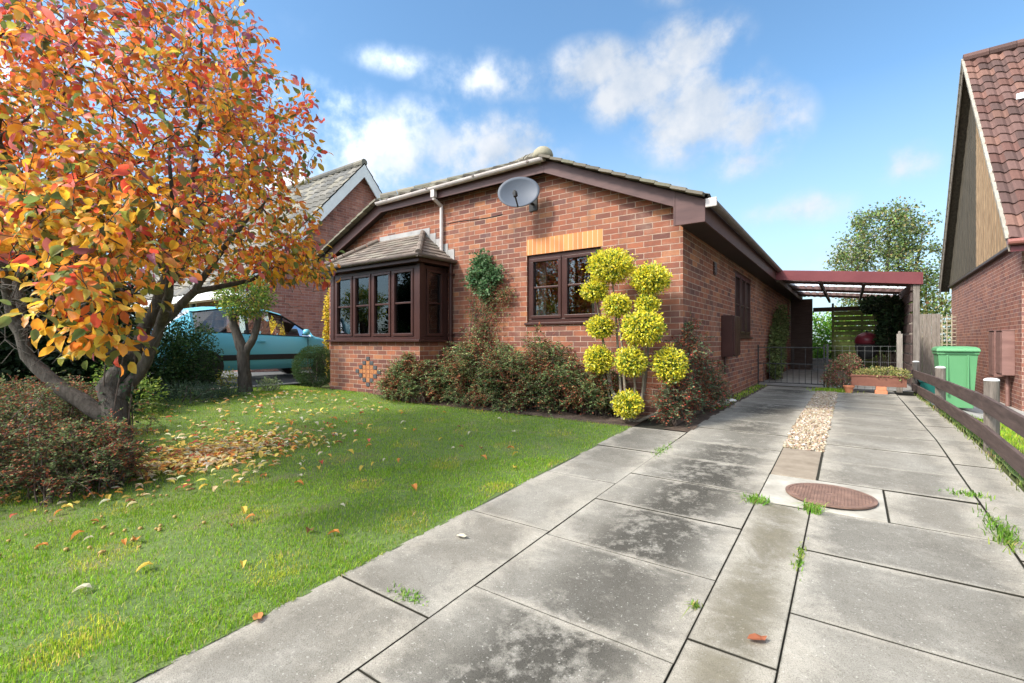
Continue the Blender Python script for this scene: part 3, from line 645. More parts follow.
# ------------------------------------------------------------------ the bungalow
def bungalow():
    XL, XR, YF, YB = -8.95, -1.65, 5.87, 19.2; ZB = -1.05
    XC = (XL+XR)/2; OH = .30; pitch = .433; ZE = 1.655          # roof plane height at the right eave edge
    t = thing('brick_bungalow', 'red brick bungalow with brown bay window, half-hipped gable and brown bargeboards', 'bungalow', (XC, YF, -.93))
    def roofz(x): return ZE+pitch*(XR+OH-x) if x > XC else ZE+pitch*(x-(XL-OH))
    CLIP = 2.60; xcr = XR+OH-(CLIP-ZE)/pitch; xcl = XL-OH+(CLIP-ZE)/pitch
    top = lambda x: min(roofz(x), CLIP)-.16
    W1 = (-3.93, -2.73, .28, 1.28)
    BX0, BX1, BY = -7.90, -5.51, 5.20
    b = MB(); wall(b, 'y', YF, XL, XR, ZB, top, [W1, (BX0+.1, BX1-.1, .06, 1.2)], .2, (xcl, xcr, XC)); b.build('front_wall', M['brick'], t, fixn=False)
    b = MB(); W2 = (9.05, 10.75, .09, 1.27); wall(b, 'x', XR, YF, YB, ZB, lambda u: 1.42, [W2], -.1); b.build('side_wall', M['brick'], t, fixn=False)
    b = MB(); wall(b, 'x', XL, YF, YB, ZB, lambda u: 1.42, [], .1)
    wall(b, 'y', YB, XL, XR, ZB, top, [], .1, (xcl, xcr, XC)); b.build('rear_wall', M['brick'], t, fixn=False)
    # rooms behind the windows
    b = MB(); b.box(XL+.3, XR-.3, YF+.22, YF+3.6, -.85, 1.5); o = b.build('room', M['interior'], t)
    # cut the two openings out of the room's front by leaving that face off
    me = o.data; bm = bmesh.new(); bm.from_mesh(me)
    for f in [f for f in bm.faces if f.calc_center_median().y < YF+.25]: bm.faces.remove(f)
    bm.to_mesh(me); bm.free()
    b = MB(); b.box(W1[0]-.0, W1[1]+.03, YF-.004, YF+.09, 1.2835, 1.515); b.build('lintel', M['soldier'], t)
    # front window
    w = window(t, 'y', YF+.06, *W1, 2, -1, transom=.52)
    def curtain(x0, x1, y, z0, z1, mat, folds=7):
        c = MB(); n = folds*8; P = [(x0+(x1-x0)*i/n, y+.025*math.sin(i/8*2*math.pi)) for i in range(n+1)]
        for (xa, ya), (xb, yb) in zip(P[:-1], P[1:]): c.quad((xa, ya, z0), (xb, yb, z0), (xb, yb, z1), (xa, ya, z1))
        return c.build('curtain', M[mat], t, smooth=True)
    curtain(-3.86, -3.74, YF+.24, .33, 1.24, 'curtain_pale', 2); curtain(-2.98, -2.80, YF+.24, .33, 1.24, 'curtain_pale', 2)
    # side window
    w = window(t, 'x', XR-.05, *W2, 3, 1, transom=.5, bars=2)
    b = MB(); b.box(XR-.26, XR-.25, W2[0]-.1, W2[1]+.1, .0, 1.35); b.build('blind', M['white'], t)
    # wall vent and meter cupboard on the side wall
    b = MB(); b.box(XR, XR+.02, 7.42, 7.57, 1.0, 1.18)
    for k in range(4): b.box(XR+.02, XR+.028, 7.43, 7.56, 1.02+k*.04, 1.035+k*.04)
    b.build('air_vent', M['upvc'], t)
    b = MB(); b.box(XR+.001, XR+.17, 7.95, 8.42, -.24, .41); c = b.build('meter_cupboard', M['upvc'], t, bevel=.006)
    d = MB(); d.box(XR+.172, XR+.20, 7.95, 8.17, -.22, .40); d.build('door', M['upvc'], c, bevel=.005)
    d = MB(); d.box(XR+.172, XR+.198, 8.19, 8.42, -.22, .40); d.build('door', M['upvc'], c, bevel=.005)
    d = MB(); d.tube([(XR+.05, 8.0, -.24), (XR+.05, 8.0, -.52)], .018); d.build('cable_duct', M['upvc'], c)
    # roof: two side slopes, the clipped front slope
    cols = [(.16, .14, .11), (.20, .175, .14), (.13, .12, .10), (.17, .16, .115), (.22, .20, .15)]
    YG = YF-.20
    zr = roofz(XC); run = XC-(XL-OH); sl = math.hypot(run, run*pitch)
    hipd = (zr-CLIP)/pitch
    b = MB()
    vclip = (CLIP-ZE)/pitch*math.hypot(1, pitch)          # slope length at which the hip starts
    k_ = hipd/(sl-vclip)
    ufront = lambda v: 0 if v < vclip else (v-vclip)*k_
    L_ = YB+.25-YG
    tile_field(b, (XR+OH+.03, YG, ZE), (0, 1, 0), (-1, 0, pitch), (pitch, 0, 1), sl, ufront, lambda v: L_, cols=cols)
    tile_field(b, (XL-OH-.03, YG, ZE), (0, 1, 0), (1, 0, pitch), (-pitch, 0, 1), sl, ufront, lambda v: L_, cols=cols)
    hl = math.hypot(hipd, zr-CLIP)
    tile_field(b, (XC, YG-.03, CLIP), (1, 0, 0), (0, 1, pitch), (0, -pitch, 1), hl, lambda v: (xcl-XC)*(1-v/hl)-.02, lambda v: (xcr-XC)*(1-v/hl)+.02, cols=cols, tv=.3)
    rf = b.build('roof', M['tile'], t, attr=True, fixn=False)
    # underlay, so the roof is solid below its tiles
    b = MB(); e = .012
    b.poly([(XR+OH, YG, ZE-e), (XR+OH, YB+.2, ZE-e), (XC, YB+.2, zr-e), (XC, YG+hipd, zr-e), (xcr, YG, CLIP-e)])
    b.poly([(XL-OH, YG, ZE-e), (xcl, YG, CLIP-e), (XC, YG+hipd, zr-e), (XC, YB+.2, zr-e), (XL-OH, YB+.2, ZE-e)])
    b.poly([(xcl, YG, CLIP-e), (xcr, YG, CLIP-e), (XC, YG+hipd, zr-e)])
    b.build('underlay', M['soffit'], rf)
    b = MB()
    def ridge(a, c_, n):
        a, c_ = Vector(a), Vector(c_)
        for i in range(n):
            p, q = a.lerp(c_, i/n), a.lerp(c_, (i+1)/n-.004); r = .105+random.uniform(-.004, .004)
            cc = random.choice([(.20, .18, .14), (.26, .23, .17), (.17, .16, .12)]); b.tube([p, q], [r*1.03, r*.97], 12, True, cc)
    ridge((XC, YG+hipd, zr-.01), (XC, YB+.2, zr-.01), 30)
    ridge((xcr-.02, YG+.02, CLIP+.02), (XC, YG+hipd, zr), 8); ridge((xcl+.02, YG+.02, CLIP+.02), (XC, YG+hipd, zr), 8)
    b.build('ridge_tile', M['tile'], rf, attr=True, smooth=False)
    # rounded hip end tile standing over the front corner of the right hip
    b = MB(); b.lathe([(.14, -.07), (.15, -.02), (.13, .04), (.08, .085), (.01, .10)], (xcr-.03, YG+.06, CLIP+.07), 14, (.32, .29, .21)); b.build('hip_end_tile', M['tile'], rf, attr=True, smooth=True)
    # verge: bedding mortar + undercloak along the right and left slopes
    for (xa, za, xb, zb_) in ((XR+OH, ZE, xcr, CLIP), (XL-OH, ZE, xcl, CLIP)):
        b = MB(); n = 12
        for i in range(n):
            f0, f1 = i/n, (i+1)/n; p = Vector((xa+(xb-xa)*f0, YG-.05, za+(zb_-za)*f0+.016)); q = Vector((xa+(xb-xa)*f1, YG-.05, za+(zb_-za)*f1+.002))
            b.bar(p, q, .10, .035, up=(0, 0, 1), col=random.choice(cols))
        b.build('verge_tile', M['tile'], rf, attr=True)
    # bargeboards
    Yb = YF-.17
    def barge(xa, za, xb, zb_, nm='bargeboard'):
        b = MB(); h = .185; b.extrude([(xa, za-.02), (xb, zb_-.02), (xb, zb_-.02-h), (xa, za-.02-h)], 'y', Yb, Yb+.025); return b.build(nm, M['barge'], t, bevel=.003)
    bx = XR-.03
    barge(bx, roofz(bx), xcr, CLIP); barge(XL+.05, roofz(XL+.05), xcl, CLIP)
    # box ends
    for s, xe, xi in ((1, XR+OH, XR-.05), (-1, XL-OH, XL+.05)):
        b = MB(); zt = roofz(xi)-.02
        b.extrude([(xi, 1.375), (xe, 1.375), (xe, ZE-.02), (xi, zt)], 'y', Yb-.012, Yb+.02); b.build('box_end', M['barge'], t, bevel=.004)
        b = MB(); b.box(xi-.008, xi+.008, Yb-.018, Yb-.012, 1.37, zt); b.build('joint_trim', M['barge'], t)
    # clipped eave fascia, soffit, gutter
    b = MB(); b.box(xcl, xcr, Yb, Yb+.025, CLIP-.205, CLIP-.02); b.build('front_fascia', M['barge'], t, bevel=.003)
    b = MB()
    pr = [(XL-OH, ZE), (xcl, CLIP), (xcr, CLIP), (XR+OH, ZE)]
    for (xa, za), (xb, zb_) in zip(pr[:-1], pr[1:]):
        b.quad((xa, Yb+.02, za-.15), (xb, Yb+.02, zb_-.15), (xb, YF+.01, zb_-.15), (xa, YF+.01, za-.15))
    b.build('verge_soffit', M['soffit'], t)
    def gutter(mb, a, c_, r=.055):
        a, c_ = Vector(a), Vector(c_); tt = (c_-a).normalized(); side = tt.cross(Vector((0, 0, 1)))
        n = 8; vs = []; fs = []
        for p in (a, c_):
            for rr in (r, r-.005):
                for k in range(n+1):
                    an = math.pi*k/n; vs.append(p+side*math.cos(an)*rr+Vector((0, 0, -math.sin(an)*rr)))
        m_ = n+1
        for k in range(n):
            fs += [(k, k+1, 2*m_+k+1, 2*m_+k), (m_+k+1, m_+k, 3*m_+k, 3*m_+k+1)]
        fs += [(0, 2*m_, 3*m_, m_), (n, m_+n, 3*m_+n, 2*m_+n)]
        mb.add(vs, fs)
        # closed stop ends
        for p in (a, c_): mb.add([p]+[p+side*math.cos(math.pi*k/n)*r+Vector((0, 0, -math.sin(math.pi*k/n)*r)) for k in range(n+1)], [tuple([0]+list(range(1, n+2)))])
    b = MB(); gutter(b, (xcl-.03, Yb-.065, CLIP-.045), (xcr+.05, Yb-.065, CLIP-.02)); g = b.build('front_gutter', M['gutter_pale'], t, fixn=False)
    for x in np.linspace(xcl+.3, xcr-.2, 4):
        q = MB(); q.box(x-.02, x+.02, Yb-.125, Yb, CLIP-.05, CLIP-.028); q.build('bracket', M['gutter'], g)
    b = MB(); gutter(b, (XR+OH+.065, Yb-.02, ZE-.05), (XR+OH+.065, YB+.1, ZE-.06)); b.build('side_gutter', M['gutter'], t, fixn=False)
    b = MB(); b.box(XR+OH+.005, XR+OH+.13, Yb-.035, Yb-.012, ZE-.125, ZE-.02); b.build('gutter_stop_end', M['gutter_pale'], t, bevel=.01)
    b = MB(); gutter(b, (XL-OH-.065, Yb-.02, ZE-.05), (XL-OH-.065, YB+.1, ZE-.06)); b.build('side_gutter', M['gutter'], t, fixn=False)
    for s, x in ((1, XR+OH), (-1, XL-OH)):
        b = MB(); b.box(min(x, x-s*.02), max(x, x-s*.02), Yb+.022, YB+.2, 1.375, ZE-.02); b.build('fascia', M['barge'] if s > 0 else M['barge'], t)
        b = MB(); xi = XR if s > 0 else XL; b.box(min(x-s*.022, xi), max(x-s*.022, xi), Yb+.022, YB+.2, 1.385, 1.398); b.build('soffit', M['soffit'], t)
    # hopper and downpipe from the front gutter
    xp = -5.66+.02; yb2 = Yb-.065
    b = MB(); b.box(xp-.04, xp+.04, yb2-.035, yb2+.035, CLIP-.20, CLIP-.075)
    b.tube([(xp, yb2, CLIP-.19), (xp, yb2, CLIP-.22), (xp, YF-.05, CLIP-.30), (xp, YF-.05, CLIP-.36), (xp, YF-.05, 1.38)], .030, 10); b.build('white_downpipe', M['gutter_pale'], t, smooth=False)
    b = MB(); b.tube([(-5.42, YF-.06, 1.36), (-5.42, YF-.06, -.95)], .034, 12)
    for z_ in (1.1, .1, -.7): b.box(-5.465, -5.375, YF-.10, YF, z_, z_+.03)
    b.build('brown_downpipe', M['upvc'], t)
    b = MB(); pts = [(-5.0+x, YF-.006, 1.98-.04*math.sin(x*3)+.05*x) for x in np.linspace(-.55, .62, 12)]; b.tube(pts, .005, 5); b.build('aerial_cable', M['rubber'], t)
    # ---------- bay window
    b = MB(); ZS = -.005
    def wl(plane, c, u0, u1): wall(b, plane, c, u0, u1, ZB, lambda u: ZS, [], .1)
    wl('y', BY, BX0, BX1); wl('x', BX1, BY, YF); wl('x', BX0, BY, YF)
    b.box(BX0+.03, BX1-.03, BY+.03, YF, ZB, ZS-.01)
    b.build('bay_plinth', M['brick'], t, fixn=False)
    # diamond motif of dark and orange bricks
    q = MB(); cx, cz = -6.79, -.52; s_ = .075
    m_or = MB()
    for i in range(-3, 4):
        for j in range(-3, 4):
            if abs(i)+abs(j) > 3: continue
            x, z_ = cx+i*.098, cz+j*.075
            tgt = q if abs(i)+abs(j) == 3 else m_or
            tgt.box(x-s_/1.75, x+s_/1.75, BY-.012 if tgt is q else BY-.006, BY+.01, z_-.032, z_+.032)
    dm = q.build('diamond_motif', simple('dark_brick', (.045, .05, .055), (.085, .09, .095), .7, 20), t, bevel=.003)
    m_or.build('orange_centre', simple('orange_brick', (.24, .10, .045), (.42, .18, .07), .85, 20), dm, bevel=.002)
    ZT = 1.225
    bw = MB(); bw.box(BX0-.05, BX1+.06, BY-.07, BY+.02, ZS+.001, ZS+.035); bw.box(BX1-.02, BX1+.06, BY+.021, YF-.001, ZS+.001, ZS+.035); bw.box(BX0-.06, BX0+.02, BY+.021, YF-.001, ZS+.001, ZS+.035)
    bs = bw.build('bay_sill', M['upvc'], t, bevel=.004)
    pw = .09
    for q_ in ((BX0, BX0+pw*1.15, BY, BY+pw*1.15), (BX1-pw*1.15, BX1, BY, BY+pw*1.15), (BX1-.02-pw*.55, BX1-.02, YF-.07, YF-.001), (BX0+.02, BX0+.02+pw*.55, YF-.07, YF-.001)):
        b = MB(); b.box(*q_, ZS+.036, ZT+.02); b.build('bay_post', M['upvc'], t, bevel=.006)
    window(t, 'y', BY+.045, BX0+pw*1.15, BX1-pw*1.15, ZS+.037, ZT, 4, -1, transom=.5, sill=False, name='bay_front_window')
    window(t, 'x', BX1-.05, BY+pw*1.15+.002, YF-.072, ZS+.037, ZT, 1, 1, transom=.5, sill=False, name='bay_side_window')
    window(t, 'x', BX0+.05, BY+pw*1.15+.002, YF-.072, ZS+.037, ZT, 1, -1, transom=.5, sill=False, name='bay_side_window')
    b = MB(); b.box(BX0+.03, BX1-.03, BY+.1, YF+.2, ZS-.008, ZS+.03); b.build('window_board', M['white'], t)
    curtain(-5.98, -5.82, YF+.1, .05, 1.19, 'curtain_pale', 3); curtain(-7.05, -6.9, YF+.3, .05, 1.19, 'curtain', 3); curtain(-7.72, -7.5, YF+.25, .05, 1.19, 'curtain_pale', 3)
    # bay fascia / ceiling / roof
    OX = .10; Yr = BY-.12
    b = MB(); b.box(BX0-OX+.02, BX1+OX-.02, Yr+.02, YF-.001, ZT+.022, ZT+.045); b.build('bay_ceiling', M['upvc'], t)
    b = MB(); b.box(BX0-OX, BX1+OX, Yr, Yr+.019, ZT+.02, ZT+.125); b.box(BX1+OX-.019, BX1+OX, Yr+.0195, YF-.002, ZT+.02, ZT+.125); b.box(BX0-OX, BX0-OX+.019, Yr+.0195, YF-.002, ZT+.02, ZT+.125)
    b.build('bay_fascia', M['upvc'], t)
    b = MB(); gutter(b, (BX0-OX-.05, Yr-.05, ZT+.125), (BX1+OX+.09, Yr-.05, ZT+.125), .05); gutter(b, (BX1+OX+.05, Yr-.08, ZT+.125), (BX1+OX+.05, YF-.01, ZT+.125), .05)
    b.build('bay_gutter', M['gutter'], t, fixn=False)
    cols2 = [(.17, .135, .11), (.21, .17, .14), (.145, .12, .10), (.20, .175, .14)]
    zt = 1.90; z0 = ZT+.13; dy = YF-Yr; bp = (zt-z0)/dy; hx = .72
    b = MB(); x0, x1 = BX0-OX-.02, BX1+OX+.02; slen = math.hypot(dy, zt-z0)
    tile_field(b, (x0, Yr-.02, z0), (1, 0, 0), (0, dy, zt-z0), (0, -(zt-z0), dy), slen, lambda v: hx*v/slen, lambda v: (x1-x0)-hx*v/slen, tu=.2, tv=.12, amp=.0, step=.012, cols=cols2, per=1, prof='flat')
    hs = math.hypot(hx, zt-z0)
    tile_field(b, (x1, Yr-.02, z0), (0, 1, 0), (-hx, 0, zt-z0), (zt-z0, 0, hx), hs, lambda v: dy*v/hs, lambda v: dy+.02, tu=.2, tv=.12, amp=0, step=.012, cols=cols2, per=1, prof='flat')
    tile_field(b, (x0, Yr-.02, z0), (0, 1, 0), (hx, 0, zt-z0), (-(zt-z0), 0, hx), hs, lambda v: dy*v/hs, lambda v: dy+.02, tu=.2, tv=.12, amp=0, step=.012, cols=cols2, per=1, prof='flat')
    br = b.build('bay_roof', M['tile'], t, attr=True, fixn=False)
    b = MB()
    for s, xe, xi in ((1, x1, x1-hx), (-1, x0, x0+hx)):
        a = Vector((xe, Yr-.02, z0+.02)); c_ = Vector((xi, YF-.03, zt+.02))
        b = MB()
        for i in range(5): b.tube([a.lerp(c_, i/5), a.lerp(c_, (i+1)/5-.01)], [.05, .047], 10, True, random.choice(cols2))
        b.build('hip_tile', M['tile'], br, attr=True)
    b = MB(); n = 8
    b.box(x0+hx, x1-hx, YF-.012, YF-.002, zt-.02, zt+.085)
    for i in range(5):     # stepped flashing down the right side
        f = i/5; xx = x1-hx*(1-f); zz = zt-(zt-z0)*f; b.box(xx, xx+hx/5+.004, YF-.012, YF-.002, zz-.10, zz+.085-.0*i)
    b.build('lead_flashing', M['lead'], br)
    return t
house = bungalow()

# ------------------------------------------------------------------ satellite dish
def dish():
    t = thing('satellite_dish', 'grey oval satellite dish fixed high on the gable wall', 'satellite dish', (-3.8, 5.87, 1.95))
    c = Vector((-3.86, 5.56, 2.13)); fwd = Vector((.42, -.90, .20)).normalized(); side = fwd.cross(Vector((0, 0, 1))).normalized(); up = side.cross(fwd).normalized()
    b = MB(); n = 40; rings = 7; vs = []; fs = []; RX, RZ = .305, .235
    for layer, off in ((0, 0), (1, -.006)):
        for i in range(rings+1):
            r = i/rings
            for k in range(n):
                a = 2*math.pi*k/n; vs.append(c+side*RX*r*math.cos(a)+up*RZ*r*math.sin(a)+fwd*(.062*r*r-.03+off))
    N1 = (rings+1)*n
    for l in (0, 1):
        for i in range(rings):
            for k in range(n):
                q = (l*N1+i*n+k, l*N1+i*n+(k+1) % n, l*N1+(i+1)*n+(k+1) % n, l*N1+(i+1)*n+k); fs.append(q)
    fs += [(rings*n+k, rings*n+(k+1) % n, N1+rings*n+(k+1) % n, N1+rings*n+k) for k in range(n)]
    b.add(vs, fs); b.build('reflector', M['dish'], t, smooth=True)
    f = c+fwd*.30-up*.16
    b = MB(); b.tube([c-up*RZ*.98+fwd*.02, f-up*.03], .011, 6); a = b.build('feed_arm', M['rubber'], t)
    q = MB(); q.tube([f-fwd*-.0, f-fwd*.08], [.035, .028], 12); q.bar(f-up*.06, f+up*.03, .03, .05, up=fwd); q.build('receiver', M['rubber'], a, bevel=.003)
    b = MB(); w = Vector((c.x+.02, 5.87, c.z-.12)); b.tube([c-fwd*.035, c-fwd*.09, (c.x+.05, 5.70, c.z-.06), (c.x+.05, 5.80, c.z-.10), (c.x+.05, 5.865, c.z-.10)], .02, 8)
    b.box(c.x-.02, c.x+.12, 5.855, 5.869, c.z-.2, c.z+.02); b.build('wall_bracket', M['metal_black'], t)
dish()

# ------------------------------------------------------------------ vegetation builders
def grow(limbs, targets, step=.12, rtip=.0035, power=2.3, droop=.0, base_r=None):
    """limbs: polylines (first starts at the ground, later ones may start on earlier ones). Returns MB with branches and tip sample data."""
    P = []; par = []; minr = []
    def addpath(pts, start=None, rs=None):
        last = start; 
        for i, p in enumerate(pts):
            P.append(np.array(p, float)); par.append(-1 if last is None else last); minr.append(rs[i] if rs is not None else 0); last = len(P)-1
        return last
    for ln in limbs:
        pts, rs = ln; pts = [np.array(p, float) for p in pts]
        dense = []; dr = []
        for i in range(len(pts)-1):
            m = max(1, int(np.linalg.norm(pts[i+1]-pts[i])/step))
            for j in range(m):
                f = j/m; dense.append(pts[i]*(1-f)+pts[i+1]*f + (rng.normal(0, step*.06, 3) if (i or j) else 0)); dr.append(rs[i]*(1-f)+rs[i+1]*f)
        dense.append(pts[-1]); dr.append(rs[-1])
        if P:
            d = np.linalg.norm(np.array(P)-dense[0], axis=1); addpath(dense[1:], int(d.argmin()), dr[1:])
        else: addpath(dense, None, dr)
    nlimb = len(P); root = P[0]
    arr = np.zeros((60000, 3)); arr[:len(P)] = np.array(P); cnt = len(P)
    cen = np.mean(P, axis=0)
    T = np.array(targets); T = T[np.argsort(np.linalg.norm(T-cen, axis=1))]
    for t in T:
        d = np.linalg.norm(arr[:cnt]-t, axis=1); d[:max(3, nlimb//12)] += 1.0; i = int(d.argmin()); dist = d[i]
        if dist < step*.6: continue
        p0 = arr[i].copy(); v = t-p0; dist = np.linalg.norm(v); m = max(1, int(dist/step)); last = i
        side = unit(np.cross(v, rng.normal(size=3)))*dist*.10
        for j in range(1, m+1):
            f = j/m; q = p0+v*f+side*math.sin(f*math.pi)+np.array([0, 0, dist*.12*math.sin(f*math.pi)])+rng.normal(0, step*.07, 3)*(f < 1)
            arr[cnt] = q; P.append(q); par.append(last); minr.append(0); last = cnt; cnt += 1
    n = cnt; par = np.array(par); acc = np.zeros(n); kids = np.zeros(n, int)
    for i in range(n-1, 0, -1):
        if kids[i] == 0: acc[i] = rtip**power
        if par[i] >= 0: acc[par[i]] += acc[i]; kids[par[i]] += 1
    rad = np.maximum(acc**(1/power), minr)
    # limit: a child is never thicker than its parent
    for i in range(1, n):
        if par[i] >= 0 and i >= nlimb: rad[i] = min(rad[i], rad[par[i]]*.9) if minr[i] == 0 and par[i] < nlimb else min(rad[i], rad[par[i]])
    return arr[:n].copy(), par, rad, kids
def branch_mesh(P, par, rad, kids, name, mat, parent, nside=6, big=.03):
    used = np.zeros(len(P), bool); b = MB(); tips = [i for i in range(len(P)) if kids[i] == 0]
    depth = np.zeros(len(P), int)
    for i in range(1, len(P)): depth[i] = depth[par[i]]+1 if par[i] >= 0 else 0
    tips.sort(key=lambda i: -depth[i]-1000*rad[i])
    for t in tips:
        ch = [t]; i = t
        while par[i] >= 0:
            i = par[i]; ch.append(i)
            if used[i]: break
        for c in ch: used[c] = True
        ch = ch[::-1]; r = [rad[c] for c in ch]
        if len(ch) > 1: r[0] = min(r[0], r[1]*1.25)
        b.tube([P[c] for c in ch], r, 10 if max(r) > big else 5, False)
    return b.build(name, mat, parent, uv=False, smooth=True, fixn=False)
def leaf_sites(P, par, rad, kids, rmax, per, spread):
    idx = np.where(rad < rmax)[0]; idx = idx[par[idx] >= 0]
    idx = np.repeat(idx, per); f = rng.random(len(idx))[:, None]
    a = P[par[idx]]; b = P[idx]; pos = a*(1-f)+b*f; d = unit(b-a)
    r = unit(rng.normal(size=pos.shape)); r = unit(r-d*(r*d).sum(1, keepdims=True)*.6)
    return pos+r*rng.uniform(0, spread, (len(idx), 1)), unit(r*.9+d*.5+np.array([0, 0, -.25]))
def ellip(n, c, r, shell=.45, flat=0):
    v = unit(rng.normal(size=(n, 3))); rr = (shell+(1-shell)*rng.random(n)**.6)[:, None]
    return np.array(c)+v*rr*np.array(r), v
def lump(v, seed, k=3.0, amp=.14):
    s = np.sin(v[:, 0]*k*1.7+seed)*np.sin(v[:, 1]*k*2.1+seed*2.3)*np.sin(v[:, 2]*k*1.9+seed*.7)+.5*np.sin(v[:, 0]*k*4.1+v[:, 2]*k*3.7+seed)
    return 1+amp*s
def blob_points(n, c, r, shell=.6, seed=0, amp=.13, k=3, clip=None):
    v = unit(rng.normal(size=(n, 3))); rr = (shell+(1-shell)*rng.random(n)**.7)*lump(v, seed, k, amp)
    P = np.array(c)+v*rr[:, None]*np.array(r)
    return P, unit(v/np.array(r))
def spray_bush(t, bases, tips, sprays=12, lps=12, leaf=(.012, .02), splen=(.10, .24), cols=None, wts=None, stemr=.006, name='foliage', upw=.55):
    b = MB(); LP = []; LD = []
    for p0, p1 in zip(bases, tips):
        p0 = np.array(p0); p1 = np.array(p1); ctrl = (p0*.6+p1*.4); ctrl[2] = max(p0[2], p1[2])*1.0+.12*np.linalg.norm(p1-p0)
        fs = np.linspace(0, 1, 9)[:, None]; Q = (1-fs)**2*p0+2*fs*(1-fs)*ctrl+fs**2*p1; Q[1:-1] += rng.normal(0, .01, (7, 3))
        b.tube(Q, list(np.linspace(stemr, stemr*.35, 9)), 4, False)
        for s in range(sprays):
            f = .25+.75*(s+rng.random())/sprays; i = min(7, int(f*8)); g = f*8-i; q = Q[i]*(1-g)+Q[i+1]*g; tdir = unit(Q[i+1]-Q[i])
            sd = unit(rng.normal(size=3)*np.array([1, 1, .55])+tdir*.7+np.array([0, 0, .10])); L = rng.uniform(*splen)
            k = np.arange(lps)/lps; pts = q+sd*(L*k)[:, None]; pts[:, 2] -= L*.35*k*k
            w = unit(np.cross(sd, [0, 0, 1])+rng.normal(0, .15, 3)); sg = np.where(np.arange(lps) % 2, 1, -1)[:, None]
            LP.append(pts); LD.append(unit(w*sg+sd*.7+rng.normal(0, .25, (lps, 3))))
            b.tube([q, pts[lps//2], pts[-1]], [.0022, .0016, .001], 3, False)
    LP = np.concatenate(LP); LD = np.concatenate(LD); n = len(LP)
    b.build('stem', M['twig'], t, uv=False, fixn=False)
    # rust-coloured leaves gather in patches
    C = pick(cols, wts, n, .22)
    pt = np.sin(LP[:, 0]*7.3+1)*np.sin(LP[:, 1]*9+LP[:, 2]*8.1)
    rust = pick([(.34, .10, .05), (.42, .16, .07), (.24, .075, .05)], [2, 2, 2], n, .2)
    m = (rng.random(n) < np.clip(.22+.6*(pt > .1), 0, 1)*.66)[:, None]
    C = np.where(m, rust, C)
    leaves(name, LP, LD, rng.uniform(*leaf, n), C, M['leaf'], t, upw=upw)

